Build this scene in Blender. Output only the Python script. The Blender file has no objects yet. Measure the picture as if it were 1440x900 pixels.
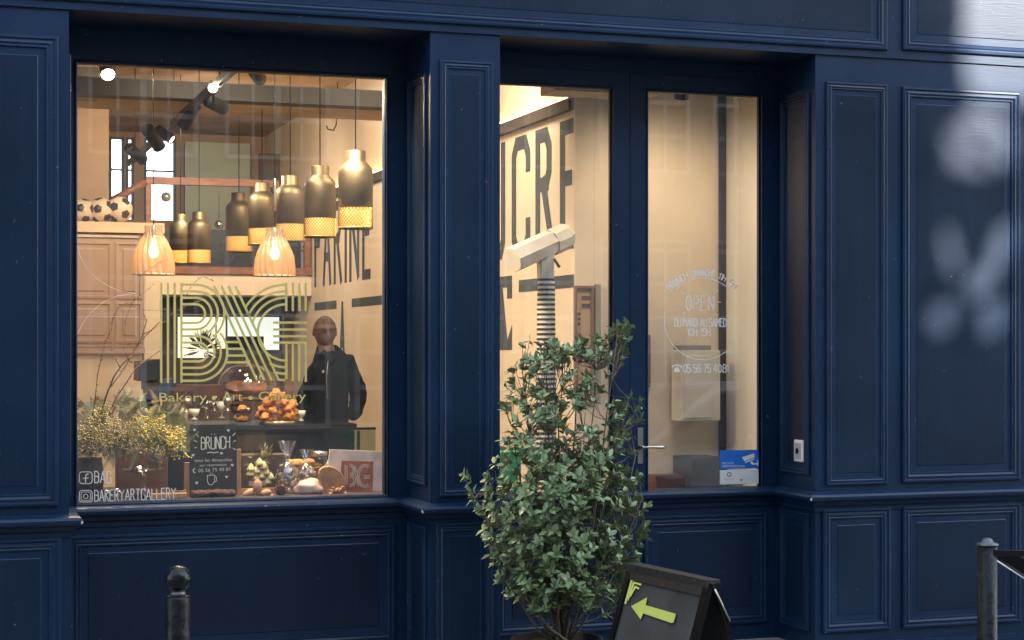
import bpy, bmesh, math, random
from mathutils import Vector, Matrix, noise
R = math.radians
random.seed(11)
# ------------------------------------------------------------------ camera
F = 2450.0; TH = R(18.55); CY = -8.07; CZ = 1.70; HOR = 486.0
S = bpy.context.scene; C = S.collection
cam = bpy.data.cameras.new('camera'); cam.sensor_width = 36; cam.lens = 36*F/1440
cam.shift_y = (HOR-450)/1440; cam.clip_end = 500; cam.clip_start = .05
co = bpy.data.objects.new('camera', cam); C.objects.link(co)
co.location = (0, CY, CZ); co.rotation_euler = (R(90), 0, -TH); S.camera = co
# ------------------------------------------------------------------ sky, sun, exposure
SUN_EL, SUN_AZ = 22.0, 33.3          # azimuth: degrees right of straight out into the street
w = bpy.data.worlds.new('World'); S.world = w; w.use_nodes = True
nt = w.node_tree; bg = nt.nodes['Background']
sky = nt.nodes.new('ShaderNodeTexSky'); sky.sky_type = 'NISHITA'; sky.sun_disc = False
sky.sun_elevation = R(SUN_EL); sky.sun_rotation = R(180-SUN_AZ)
hsv = nt.nodes.new('ShaderNodeHueSaturation'); hsv.inputs['Saturation'].default_value = .62    # thin haze over the street: a paler blue
nt.links.new(sky.outputs[0], hsv.inputs['Color']); nt.links.new(hsv.outputs[0], bg.inputs[0]); bg.inputs[1].default_value = .15
sv = Vector((math.sin(R(SUN_AZ))*math.cos(R(SUN_EL)), -math.cos(R(SUN_AZ))*math.cos(R(SUN_EL)), math.sin(R(SUN_EL))))
sl = bpy.data.lights.new('sun', 'SUN'); sl.energy = 2.6; sl.angle = R(.6); sl.color = (1, .98, .95)
so = bpy.data.objects.new('sun', sl); C.objects.link(so)
so.rotation_euler = sv.to_track_quat('Z', 'Y').to_euler(); so.location = (0, -10, 14)
S.view_settings.view_transform = 'Standard'; S.view_settings.look = 'None'; S.view_settings.gamma = 1
S.view_settings.exposure = 2.55
S.cycles.max_bounces = 8; S.cycles.transparent_max_bounces = 12; S.cycles.glossy_bounces = 4
S.cycles.caustics_reflective = False; S.cycles.caustics_refractive = False

# ------------------------------------------------------------------ projection helpers (a pixel of the 1440x900 photograph onto a plane of the place)
def ph(px): return TH+math.atan((px-720)/F)
def PD(px, py, d):                     # at a distance d along the view axis
    a = ph(px); yt = d/(math.tan(a)*math.sin(TH)+math.cos(TH))
    return Vector((yt*math.tan(a), CY+yt, CZ+(HOR-py)*d/F))
def P(px, py, y):                      # on the plane y = const
    a = ph(px); yt = y-CY; d = yt*(math.tan(a)*math.sin(TH)+math.cos(TH))
    return Vector((yt*math.tan(a), y, CZ+(HOR-py)*d/F))
def PX(px, py, x):                     # on the plane x = const
    return P(px, py, x/math.tan(ph(px))+CY)
def dep(px, y): return (y-CY)*(math.tan(ph(px))*math.sin(TH)+math.cos(TH))

# ------------------------------------------------------------------ materials
MATS = {}
def mat(name, col, rough=.6, metal=0, var=.12, scale=6, bump=.0, bscale=40, spec=.5, emit=None, es=0, rvar=.0, stretch=None, coat=0, trans=0, sss=0):
    if name in MATS: return MATS[name]
    m = bpy.data.materials.new(name); m.use_nodes = True; n = m.node_tree; b = n.nodes['Principled BSDF']
    b.inputs['Roughness'].default_value = rough; b.inputs['Metallic'].default_value = metal
    b.inputs['Specular IOR Level'].default_value = spec
    if coat: b.inputs['Coat Weight'].default_value = coat; b.inputs['Coat Roughness'].default_value = .15
    if trans: b.inputs['Transmission Weight'].default_value = trans
    if sss: b.inputs['Subsurface Weight'].default_value = sss; b.inputs['Subsurface Scale'].default_value = .02
    tc = n.nodes.new('ShaderNodeTexCoord'); mp = n.nodes.new('ShaderNodeMapping')
    n.links.new(tc.outputs['Object'], mp.inputs[0])
    if stretch: mp.inputs['Scale'].default_value = stretch
    if var > 0:
        t = n.nodes.new('ShaderNodeTexNoise'); t.inputs['Scale'].default_value = scale; t.inputs['Detail'].default_value = 6
        n.links.new(mp.outputs[0], t.inputs['Vector'])
        r = n.nodes.new('ShaderNodeValToRGB')
        r.color_ramp.elements[0].position = .3; r.color_ramp.elements[1].position = .7
        r.color_ramp.elements[0].color = tuple(c*(1-var) for c in col)+(1,)
        r.color_ramp.elements[1].color = tuple(min(1, c*(1+var)) for c in col)+(1,)
        n.links.new(t.outputs['Fac'], r.inputs[0]); n.links.new(r.outputs[0], b.inputs['Base Color'])
        if rvar:
            mr = n.nodes.new('ShaderNodeMapRange'); mr.inputs[1].default_value = .3; mr.inputs[2].default_value = .7
            mr.inputs[3].default_value = rough-rvar; mr.inputs[4].default_value = rough+rvar
            n.links.new(t.outputs['Fac'], mr.inputs[0]); n.links.new(mr.outputs[0], b.inputs['Roughness'])
    else: b.inputs['Base Color'].default_value = tuple(col)+(1,)
    if bump:
        t2 = n.nodes.new('ShaderNodeTexNoise'); t2.inputs['Scale'].default_value = bscale; t2.inputs['Detail'].default_value = 4
        n.links.new(mp.outputs[0], t2.inputs['Vector'])
        bn = n.nodes.new('ShaderNodeBump'); bn.inputs['Strength'].default_value = bump; bn.inputs['Distance'].default_value = .01
        n.links.new(t2.outputs['Fac'], bn.inputs['Height']); n.links.new(bn.outputs[0], b.inputs['Normal'])
    if emit: b.inputs['Emission Color'].default_value = tuple(emit)+(1,); b.inputs['Emission Strength'].default_value = es
    MATS[name] = m; return m

def paint_mat(name='navy_paint', col=(.0055, .0235, .064), rough=.38):
    m = mat(name, col, rough=rough, var=.22, scale=1.6, rvar=.06, spec=.27)
    n = m.node_tree; b = n.nodes['Principled BSDF']; L = n.links
    tc = n.nodes['Texture Coordinate']
    old = b.inputs['Base Color'].links[0].from_socket
    # sparse chips and dust specks
    vt = n.nodes.new('ShaderNodeTexNoise'); vt.inputs['Scale'].default_value = 34; vt.inputs['Detail'].default_value = 5; vt.inputs['Roughness'].default_value = .65
    L.new(tc.outputs['Object'], vt.inputs['Vector'])
    r = n.nodes.new('ShaderNodeMapRange'); r.inputs[1].default_value = .69; r.inputs[2].default_value = .725; L.new(vt.outputs['Fac'], r.inputs[0])
    mx = n.nodes.new('ShaderNodeMix'); mx.data_type = 'RGBA'
    L.new(r.outputs[0], mx.inputs[0]); L.new(old, mx.inputs[6]); mx.inputs[7].default_value = (.22, .25, .30, 1)
    # vertical rain streaks of dust
    mp = n.nodes.new('ShaderNodeMapping'); mp.inputs['Scale'].default_value = (14, 14, .8); L.new(tc.outputs['Object'], mp.inputs[0])
    st = n.nodes.new('ShaderNodeTexNoise'); st.inputs['Scale'].default_value = 2.2; st.inputs['Detail'].default_value = 6; L.new(mp.outputs[0], st.inputs['Vector'])
    r2 = n.nodes.new('ShaderNodeMapRange'); r2.inputs[1].default_value = .52; r2.inputs[2].default_value = .85; r2.inputs[4].default_value = .35; L.new(st.outputs['Fac'], r2.inputs[0])
    mx2 = n.nodes.new('ShaderNodeMix'); mx2.data_type = 'RGBA'
    L.new(r2.outputs[0], mx2.inputs[0]); L.new(mx.outputs[2], mx2.inputs[6]); mx2.inputs[7].default_value = (.022, .034, .066, 1)
    # exposed edges turn paler, broken up by noise
    ge = n.nodes.new('ShaderNodeNewGeometry')
    be = n.nodes.new('ShaderNodeBevel'); be.samples = 3; be.inputs['Radius'].default_value = .0013
    dt = n.nodes.new('ShaderNodeVectorMath'); dt.operation = 'DOT_PRODUCT'; L.new(ge.outputs['Normal'], dt.inputs[0]); L.new(be.outputs[0], dt.inputs[1])
    r3 = n.nodes.new('ShaderNodeMapRange'); r3.inputs[1].default_value = .995; r3.inputs[2].default_value = .93; r3.inputs[3].default_value = 0; r3.inputs[4].default_value = .5
    L.new(dt.outputs['Value'], r3.inputs[0])
    wn = n.nodes.new('ShaderNodeTexNoise'); wn.inputs['Scale'].default_value = 5; wn.inputs['Detail'].default_value = 8; L.new(tc.outputs['Object'], wn.inputs['Vector'])
    r4 = n.nodes.new('ShaderNodeMapRange'); r4.inputs[1].default_value = .42; r4.inputs[2].default_value = .66; L.new(wn.outputs['Fac'], r4.inputs[0])
    mu = n.nodes.new('ShaderNodeMath'); mu.operation = 'MULTIPLY'; L.new(r3.outputs[0], mu.inputs[0]); L.new(r4.outputs[0], mu.inputs[1])
    mx3 = n.nodes.new('ShaderNodeMix'); mx3.data_type = 'RGBA'
    L.new(mu.outputs[0], mx3.inputs[0]); L.new(mx2.outputs[2], mx3.inputs[6]); mx3.inputs[7].default_value = (.13, .17, .25, 1)
    L.new(mx3.outputs[2], b.inputs['Base Color'])
    # brushed and slightly wavy surface, edges softened
    mp2 = n.nodes.new('ShaderNodeMapping'); mp2.inputs['Scale'].default_value = (3, 3, 40); L.new(tc.outputs['Object'], mp2.inputs[0])
    br = n.nodes.new('ShaderNodeTexNoise'); br.inputs['Scale'].default_value = 3; br.inputs['Detail'].default_value = 5; L.new(mp2.outputs[0], br.inputs['Vector'])
    bm_ = n.nodes.new('ShaderNodeBump'); bm_.inputs['Strength'].default_value = .045; bm_.inputs['Distance'].default_value = .006
    L.new(br.outputs['Fac'], bm_.inputs['Height']); L.new(be.outputs[0], bm_.inputs['Normal']); L.new(bm_.outputs[0], b.inputs['Normal'])
    return m
def glass_mat(name='window_glass', f0=.085, tint=(1, 1, 1), rough=0):
    if name in MATS: return MATS[name]
    m = bpy.data.materials.new(name); m.use_nodes = True; n = m.node_tree; n.nodes.clear()
    o = n.nodes.new('ShaderNodeOutputMaterial'); t = n.nodes.new('ShaderNodeBsdfTransparent'); g = n.nodes.new('ShaderNodeBsdfGlossy')
    t.inputs[0].default_value = tuple(tint)+(1,); g.inputs['Roughness'].default_value = rough
    lw = n.nodes.new('ShaderNodeLayerWeight'); lw.inputs[0].default_value = .5
    pw = n.nodes.new('ShaderNodeMath'); pw.operation = 'POWER'; n.links.new(lw.outputs['Facing'], pw.inputs[0]); pw.inputs[1].default_value = 4
    ad = n.nodes.new('ShaderNodeMath'); ad.operation = 'MULTIPLY_ADD'; n.links.new(pw.outputs[0], ad.inputs[0]); ad.inputs[1].default_value = .8; ad.inputs[2].default_value = f0
    x = n.nodes.new('ShaderNodeMixShader'); n.links.new(ad.outputs[0], x.inputs[0]); n.links.new(t.outputs[0], x.inputs[1]); n.links.new(g.outputs[0], x.inputs[2])
    if name == 'window_glass':          # dust and wiping smears that also stand in for the pale reflected veil
        df = n.nodes.new('ShaderNodeBsdfDiffuse'); df.inputs[0].default_value = (.75, .77, .8, 1); tc = n.nodes.new('ShaderNodeTexCoord'); mp = n.nodes.new('ShaderNodeMapping'); mp.inputs['Scale'].default_value = (1.2, 1, .5)
        ns = n.nodes.new('ShaderNodeTexNoise'); ns.inputs['Scale'].default_value = 3; ns.inputs['Detail'].default_value = 8; ns.inputs['Distortion'].default_value = 1.2
        n.links.new(tc.outputs['Object'], mp.inputs[0]); n.links.new(mp.outputs[0], ns.inputs['Vector'])
        mr = n.nodes.new('ShaderNodeMapRange'); mr.inputs[1].default_value = .35; mr.inputs[2].default_value = .75; mr.inputs[3].default_value = .022; mr.inputs[4].default_value = .085; n.links.new(ns.outputs['Fac'], mr.inputs[0])
        x2 = n.nodes.new('ShaderNodeMixShader'); n.links.new(mr.outputs[0], x2.inputs[0]); n.links.new(x.outputs[0], x2.inputs[1]); n.links.new(df.outputs[0], x2.inputs[2]); x = x2
    n.links.new(x.outputs[0], o.inputs[0]); MATS[name] = m; return m
NAVY = paint_mat(); NAVYF = paint_mat('navy_panel_paint', (.0055, .0180, .044), .34); GLASS = glass_mat()  # panel fields: darker navy copy, their duller reflection put into the colour
CLEAR = glass_mat('clear_glass', .10, (.94, .96, .95))
CELLO = glass_mat('cellophane', .28, (.93, .93, .95), .12)
STONE = mat('limestone', (.50, .45, .36), .85, var=.2, scale=3, bump=.3, bscale=30)
CREAM = mat('cream_plaster', (.70, .60, .47), .8, var=.06, scale=2.5, bump=.08, bscale=25)
WHITEW = mat('white_plaster', (.70, .68, .62), .8, var=.05, scale=2, bump=.06, bscale=20)
LETTER = mat('grey_wall_lettering', (.055, .065, .075), .7, var=.08)
CEIL = mat('old_ceiling_plaster', (.50, .38, .26), .9, var=.25, scale=2.2, bump=.5, bscale=9)
BEAM = mat('dark_painted_beam', (.020, .019, .021), .6, var=.3, scale=5, bump=.3, bscale=14)
FLOORM = mat('shop_floor_boards', (.30, .22, .15), .6, var=.2)
BLACK = mat('black_metal', (.007, .007, .008), .5, spec=.3, var=.1)
BLACKG = mat('black_gloss', (.006, .006, .007), .25, var=.1, spec=.3)
WHITE = mat('white_paint', (.80, .79, .76), .5, var=.04)
VINYL = mat('white_vinyl_lettering', (.86, .85, .80), .55, var=.03)
GOLDV = mat('gold_vinyl_lettering', (.78, .67, .22), .42, metal=.0, var=.08, scale=20)
BRASS = mat('brushed_brass', (.27, .225, .145), .5, metal=1, var=.15, scale=8, stretch=(1, 1, .1), bump=.05)
TERRA = mat('orange_brown_wood', (.22, .095, .06), .55, var=.25, scale=8, stretch=(1, 1, 4))
PINKW = mat('pinkish_brown_paint', (.40, .28, .21), .65, var=.07, scale=3)
WOOD = mat('pale_wood', (.50, .27, .12), .55, var=.22, scale=10, stretch=(6, 6, 1))
CHALKB = mat('chalkboard', (.018, .022, .022), .75, var=.25, scale=5)
CHALK = mat('chalk', (.72, .74, .68), .9, var=.1, scale=60)

# ------------------------------------------------------------------ mesh helpers
def tag(o, label=None, cat=None, group=None, kind=None):
    if label: o['label'] = label
    if cat: o['category'] = cat
    if group: o['group'] = group
    if kind: o['kind'] = kind
    return o
def root_loc(p):
    while p.parent: p = p.parent
    return Vector(p.location)
class MB:
    def __init__(s): s.v = []; s.f = []; s.sm = []; s.mi = []
    def add(s, vs, fs, smooth=False, mi=0):
        o = len(s.v); s.v += [Vector(v) for v in vs]
        for f in fs: s.f.append([i+o for i in f]); s.sm.append(smooth); s.mi.append(mi)
        return s
    def box(s, a, b, M=None, mi=0, bev=0):
        (x0, y0, z0), (x1, y1, z1) = a, b
        if bev:
            bm = bmesh.new(); bmesh.ops.create_cube(bm, size=1)
            for v in bm.verts: v.co = Vector(((x0+x1)/2+v.co.x*(x1-x0), (y0+y1)/2+v.co.y*(y1-y0), (z0+z1)/2+v.co.z*(z1-z0)))
            bmesh.ops.bevel(bm, geom=bm.edges[:], offset=bev, segments=2, affect='EDGES', profile=.5)
            vs = [M @ v.co if M else v.co.copy() for v in bm.verts]; bm.verts.index_update()
            s.add(vs, [[v.index for v in f.verts] for f in bm.faces], False, mi); bm.free(); return s
        vs = [Vector(p) for p in ((x0, y0, z0), (x1, y0, z0), (x1, y1, z0), (x0, y1, z0), (x0, y0, z1), (x1, y0, z1), (x1, y1, z1), (x0, y1, z1))]
        if M: vs = [M @ v for v in vs]
        return s.add(vs, [(0, 3, 2, 1), (4, 5, 6, 7), (0, 1, 5, 4), (1, 2, 6, 5), (2, 3, 7, 6), (3, 0, 4, 7)], False, mi)
    def lathe(s, prof, c=(0, 0, 0), n=32, M=None, smooth=True, mi=0, wob=None):
        vs = []; fs = []; c = Vector(c)
        for k, (r, z) in enumerate(prof):
            for i in range(n):
                a = 2*math.pi*i/n; rr = r*(wob(a, z) if wob else 1)
                p = Vector((rr*math.cos(a), rr*math.sin(a), z)); p = (M @ p) if M else p+c
                vs.append(p)
        for k in range(len(prof)-1):
            for i in range(n):
                j = (i+1) % n; fs.append((k*n+i, k*n+j, k*n+n+j, k*n+n+i))
        if prof[0][0] > 1e-5: fs.append(tuple(range(n))[::-1])
        if prof[-1][0] > 1e-5: fs.append(tuple((len(prof)-1)*n+i for i in range(n)))
        return s.add(vs, fs, smooth, mi)
    def tube(s, pts, r, n=8, smooth=True, mi=0):
        pts = [Vector(p) for p in pts]; rs = r if isinstance(r, (list, tuple)) else [r]*len(pts)
        vs = []; fs = []
        for k, p in enumerate(pts):
            d = (pts[min(k+1, len(pts)-1)]-pts[max(k-1, 0)]).normalized()
            u = d.cross(Vector((.013, .02, 1)));
            if u.length < .05: u = d.cross(Vector((1, 0, 0)))
            u.normalize(); v = d.cross(u)
            for i in range(n):
                a = 2*math.pi*i/n; vs.append(p+(u*math.cos(a)+v*math.sin(a))*rs[k])
        for k in range(len(pts)-1):
            for i in range(n):
                j = (i+1) % n; fs.append((k*n+i, k*n+j, k*n+n+j, k*n+n+i))
        fs.append(tuple(range(n))[::-1]); fs.append(tuple((len(pts)-1)*n+i for i in range(n)))
        return s.add(vs, fs, smooth, mi)
    def ball(s, c, r, sub=2, sc=(1, 1, 1), M=None, mi=0, lump=0, seed=0):
        bm = bmesh.new(); bmesh.ops.create_icosphere(bm, subdivisions=sub, radius=1)
        vs = []
        for v in bm.verts:
            q = v.co*(1+lump*noise.noise(v.co*1.7+Vector((seed, seed*.7, 3))))
            p = Vector((q.x*sc[0], q.y*sc[1], q.z*sc[2]))*r
            vs.append((M @ p if M else p)+Vector(c))
        bm.verts.index_update(); s.add(vs, [[v.index for v in f.verts] for f in bm.faces], True, mi); bm.free(); return s
    def prism(s, pts, off, mi=0):       # polygon (3-D points) thickened by the vector off
        n = len(pts); off = Vector(off); vs = [Vector(p) for p in pts]+[Vector(p)+off for p in pts]
        fs = [tuple(range(n)), tuple(range(2*n-1, n-1, -1))]+[(i, (i+1) % n, n+(i+1) % n, n+i) for i in range(n)]
        return s.add(vs, fs, False, mi)
    def build(s, name, m, parent=None, local=False, recalc=True):
        me = bpy.data.meshes.new(name); off = Vector((0, 0, 0)) if (local or parent is None) else root_loc(parent)
        me.from_pydata([v-off for v in s.v], [], s.f)
        for p, sm, mi in zip(me.polygons, s.sm, s.mi): p.use_smooth = sm; p.material_index = mi
        for mm in (m if isinstance(m, (list, tuple)) else [m]): me.materials.append(mm)
        if recalc:
            bm = bmesh.new(); bm.from_mesh(me); bmesh.ops.recalc_face_normals(bm, faces=bm.faces); bm.to_mesh(me); bm.free()
        me.update(); o = bpy.data.objects.new(name, me); C.objects.link(o)
        if parent: o.parent = parent
        return o
def thing(name, loc, label, cat, group=None):
    o = bpy.data.objects.new(name, None); C.objects.link(o); o.location = loc; o.empty_display_size = .1
    return tag(o, label, cat, group)
def copy_tree(o, parent=None):
    c = o.copy(); C.objects.link(c)
    if parent: c.parent = parent
    for ch in list(o.children): copy_tree(ch, c)
    return c
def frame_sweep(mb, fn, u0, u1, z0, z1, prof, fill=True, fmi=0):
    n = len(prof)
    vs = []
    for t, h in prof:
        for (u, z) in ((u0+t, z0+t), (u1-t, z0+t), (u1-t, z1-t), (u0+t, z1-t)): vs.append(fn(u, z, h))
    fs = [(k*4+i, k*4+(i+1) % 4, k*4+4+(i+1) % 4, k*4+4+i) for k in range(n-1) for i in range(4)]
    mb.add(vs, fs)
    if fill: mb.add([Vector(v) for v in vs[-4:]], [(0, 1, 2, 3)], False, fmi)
def path_sweep(mb, path, prof):         # path (x,y) points with the street on the right-hand side; prof (out, z)
    n = len(path); offs = []
    for i in range(n):
        ds = []
        if i > 0: ds.append((Vector(path[i])-Vector(path[i-1])).normalized())
        if i < n-1: ds.append((Vector(path[i+1])-Vector(path[i])).normalized())
        ns = [Vector((d.y, -d.x)) for d in ds]
        if len(ns) == 2: m_ = (ns[0]+ns[1]); offs.append(m_/(m_.dot(ns[0])))
        else: offs.append(ns[0])
    k = len(prof); vs = []
    for i in range(n):
        for o, z in prof: q = Vector(path[i])+offs[i]*o; vs.append((q.x, q.y, z))
    mb.add(vs, [(i*k+j, i*k+j+1, (i+1)*k+j+1, (i+1)*k+j) for i in range(n-1) for j in range(k-1)]+[tuple(range(k)), tuple((n-1)*k+j for j in range(k))])
# ribbons and stroke lettering
def ribbon(mb, pts, wd, fn, layer=0, mi=0, closed=False):
    pts = [Vector(p) for p in pts]; n = len(pts); L = []; Rr = []
    if not closed:
        for i in range(1, n-1):
            if (pts[i]-pts[i-1]).normalized().dot((pts[i+1]-pts[i]).normalized()) < -.15:
                e = (pts[i]-pts[i-1]).normalized()*wd*.3
                ribbon(mb, pts[:i]+[pts[i]+e], wd, fn, layer, mi); ribbon(mb, pts[i:], wd, fn, layer+.45, mi); return
    for i in range(n):
        a = pts[i]-pts[i-1] if (i > 0 or closed) else None; b = pts[(i+1) % n]-pts[i] if (i < n-1 or closed) else None
        if a is None: a = b
        if b is None: b = a
        a = a.normalized(); b = b.normalized(); na = Vector((-a.y, a.x)); nb = Vector((-b.y, b.x)); m_ = na+nb
        if m_.length < .3: m_ = na
        m_ = m_/max(m_.dot(na), .45)
        L.append(pts[i]+m_*wd/2); Rr.append(pts[i]-m_*wd/2)
    vs = [fn(p.x, p.y, layer) for p in L]+[fn(p.x, p.y, layer) for p in Rr]
    fs = [(i, (i+1) % n, n+(i+1) % n, n+i) for i in range(n if closed else n-1)]
    mb.add(vs, fs, False, mi)
def arc(cx, cy, rx, ry, a0, a1, n=18): return [(cx+rx*math.cos(R(a0+(a1-a0)*i/n)), cy+ry*math.sin(R(a0+(a1-a0)*i/n))) for i in range(n+1)]
GL = {'A': '00,39,60|13,53', 'B': '00,09,39,57,55,35|05,35,54,51,30|00,30', 'C': '57,58,49,19,08,01,10,40,51,52', 'D': '00,09,29,48,57,52,41,20|00,20',
 'E': '59,09,00,50|05,45', 'F': '59,09,00|05,45', 'G': '57,58,49,19,08,01,10,40,51,54,34', 'H': '00,09|50,59|05,55', 'I': '00,09', 'K': '00,09|59,04|15,50',
 'L': '09,00,50', 'M': '00,09,34,69,60', 'N': '00,09,50,59', 'O': '20,11,02,07,18,29,39,48,57,52,41,30,20', 'P': '00,09,39,57,55,34|04,34', 'R': '00,09,39,48,46,35|05,35|25,50',
 'S': '58,49,19,07,06,15,45,53,51,40,10,01', 'T': '09,69|39,30', 'U': '09,01,10,40,51,59', 'V': '09,30,69', 'Y': '09,35,69|35,30', '0': '20,02,07,29,39,57,52,30,20',
 '1': '07,29,20', '4': '40,49,03,63', '5': '59,09,05,45,53,51,40,10,01', '6': '58,49,29,06,02,20,40,52,54,45,15,04', '7': '09,59,20', '8': '15,07,19,49,57,45,15,03,01,10,40,51,53,45',
 '9': '02,10,30,53,57,49,19,07,06,15,45,56', '-': '05,35', '.': '00,01', 'X': '00,69|09,60', 'Ü': '09,01,10,40,51,59|0b,1b|4b,5b', ' ': ''}
def glyph(ch): return [[(float(p[0]), float(int(p[1], 16))) for p in st.split(',')] for st in GL[ch].split('|')] if GL.get(ch) else []
def stroke_text(mb, s, x0, x1, ya, yb, wd, fn, gap=2.0, slope=0, jit=.0, arcf=None, mi=0):
    adv = []; x = 0
    for ch in s:
        g = glyph(ch); wch = max([p[0] for st in g for p in st], default=2.2); adv.append(x); x += wch+gap
    tot = x-gap; rnd = random.Random(len(s)*7)
    lay = 0
    for ch, a in zip(s, adv):
        jy = rnd.uniform(-jit, jit)
        for st in glyph(ch):
            pts = []
            for (gx, gy) in st:
                u = (a+gx)/tot; v = gy/9
                if arcf: pts.append(arcf(u, v+jy*.1))
                else: pts.append((x0+(x1-x0)*u, yb+(ya-yb)*v+slope*(x1-x0)*u+jy))
            ribbon(mb, pts, wd, fn, lay % 3, mi); lay += 1
def font_polys(s):
    cu = bpy.data.curves.new('t', 'FONT'); cu.body = s; cu.resolution_u = 3; o = bpy.data.objects.new('t', cu); C.objects.link(o)
    dg = bpy.context.evaluated_depsgraph_get(); me = bpy.data.meshes.new_from_object(o.evaluated_get(dg))
    vs = [(v.co.x, v.co.y) for v in me.vertices]; fs = [tuple(p.vertices) for p in me.polygons]
    bpy.data.objects.remove(o); bpy.data.curves.remove(cu); bpy.data.meshes.remove(me); return vs, fs
def font_text(mb, s, x0, x1, yb, cap, fn, slope=0, mi=0, layer=0):
    vs, fs = font_polys(s); mn = min(v[0] for v in vs); mxx = max(v[0] for v in vs); k = (x1-x0)/(mxx-mn)
    mb.add([fn(x0+(v[0]-mn)*k, yb-v[1]/.70*cap+slope*(v[0]-mn)*k, layer) for v in vs], fs, False, mi)

# ================================================================== THE SHOPFRONT
YW = .42            # plane of the window and door joinery behind the front plane y = 0
GY = .45            # glass
XA, XB, XC, XD = .604, 2.293, 2.646, 4.369     # edges of the pilasters
XE = 5.64; XL = -7.0
ZL = 3.212          # underside of the fascia
ZS = .92            # sill moulding
shop = thing('shopfront', (2.5, 0, 0), 'dark navy panelled wooden shopfront of the bakery with display window and glazed double door', 'shopfront')
FR = lambda u, z, h: (u, -h, z)
def part(mb, name='panel', m=NAVY, parent=shop, **k): return mb.build(name, m, parent, **k)
PROF = [(0, .001), (0, .012), (.004, .016), (.014, .017), (.019, .011), (.024, .011), (.034, .0135), (.044, .008), (.048, .010), (.053, .010), (.055, .002), (.088, .002), (.092, .0045)]
PROFS = [(t*.72, h*.85+.0002) for t, h in PROF]
def panel(u0, u1, z0, z1, fn=FR, prof=PROF, parent=shop, name='panel'):
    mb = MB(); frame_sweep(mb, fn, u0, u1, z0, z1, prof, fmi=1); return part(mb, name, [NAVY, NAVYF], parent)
# carcass
o = part(MB().box((XL, 0, 0), (XA, .5, ZL)), 'left_wall_panelling')
wl = o
pil = part(MB().box((XB, 0, 0), (XC, .5, ZL)), 'pilaster')
wr = part(MB().box((XD, 0, 0), (XE, .5, ZL)), 'pilaster')
fas = part(MB().box((XL, -.012, ZL), (XE+.02, .5, 4.45)), 'fascia')
part(MB().box((XL, -.035, 0), (XA+.02, -.0, .15)), 'plinth', parent=wl)
part(MB().box((XB-.02, -.035, 0), (XC+.02, 0, .15)), 'plinth', parent=pil)
part(MB().box((XD-.02, -.035, 0), (XE, 0, .15)), 'plinth', parent=wr)
def fx(px, y=0): return P(px, 0, y).x
def fz(px, py, y=0): return P(px, py, y).z
# upper and lower panels of the front plane
LT = .205                                          # bottom of lower panels
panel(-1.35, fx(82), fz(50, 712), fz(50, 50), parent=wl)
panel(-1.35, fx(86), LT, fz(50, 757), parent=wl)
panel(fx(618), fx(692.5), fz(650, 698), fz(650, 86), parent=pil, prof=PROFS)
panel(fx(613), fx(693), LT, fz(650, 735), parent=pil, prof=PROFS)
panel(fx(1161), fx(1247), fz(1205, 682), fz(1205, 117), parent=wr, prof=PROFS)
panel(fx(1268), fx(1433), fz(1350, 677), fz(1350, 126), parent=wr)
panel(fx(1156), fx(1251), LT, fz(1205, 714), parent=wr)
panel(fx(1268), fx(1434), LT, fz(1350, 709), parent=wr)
# fascia panels
FF = lambda u, z, h: (u, -.012-h, z)
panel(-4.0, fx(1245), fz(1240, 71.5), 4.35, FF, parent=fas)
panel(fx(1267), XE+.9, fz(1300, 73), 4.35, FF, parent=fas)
# reveals (faces turned to the left)
def RV(X): return lambda u, z, h: (X-h, u, z)
for X, q in ((XB, pil), (XD, wr)):
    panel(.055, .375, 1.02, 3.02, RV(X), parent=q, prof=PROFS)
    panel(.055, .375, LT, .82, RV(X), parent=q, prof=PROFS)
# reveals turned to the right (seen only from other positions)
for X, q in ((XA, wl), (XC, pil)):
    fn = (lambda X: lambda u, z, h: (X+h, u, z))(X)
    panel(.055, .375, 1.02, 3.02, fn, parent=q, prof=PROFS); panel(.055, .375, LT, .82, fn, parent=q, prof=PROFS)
# continuous sill moulding
mb = MB(); pr = [(0, ZS-.085), (.008, ZS-.082), (.012, ZS-.06), (.022, ZS-.052), (.030, ZS-.034), (.046, ZS-.028), (.054, ZS-.018), (.056, ZS-.004), (.050, ZS+.008), (.034, ZS+.014), (0, ZS+.022)]
path_sweep(mb, [(XL, 0), (XA, 0), (XA, YW), (XB, YW), (XB, 0), (XC, 0), (XC, YW), (XD, YW), (XD, 0), (XE, 0)], pr)
part(mb, 'sill_moulding')
# the bare corners of the sill moulding
for x in (XA+.052, XB-.052, XD-.052):
    part(MB().ball((x, -.052, ZS-.012), .010, 2, (.6, .4, 1.0)), 'worn_corner', mat('bare_paint', (.62, .66, .66), .6))
# display window
win = part(MB().box((XA, YW, .15), (XB, .5, .952-.02)), 'window_bulkhead')
mb = MB(); GT = 3.044; GB = .952
wx0, wx1 = .674, 2.182
mb.box((XA, YW, GB-.02), (wx0, .50, GT+.17)); mb.box((wx1, YW, GB-.02), (XB, .50, GT+.17)); mb.box((wx0, YW, GT), (wx1, .50, GT+.17)); mb.box((wx0, YW+.005, GB-.02), (wx1, .50, GB-.002))
win_fr = part(mb, 'window_frame')
mb = MB(); FW = lambda u, z, h: (u, YW-h, z)
frame_sweep(mb, FW, wx0-.012, wx1+.012, GB-.014, GT+.012, [(0, 0), (0, .006), (.006, .010), (.012, .006), (.012, -.028)], False); part(mb, 'glazing_bead', parent=win_fr)
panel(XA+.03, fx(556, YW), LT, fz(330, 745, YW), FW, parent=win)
part(MB().add([(wx0, GY, GB), (wx1, GY, GB), (wx1, GY, GT), (wx0, GY, GT)], [(0, 1, 2, 3)]), 'window_pane', GLASS, win_fr)
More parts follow.
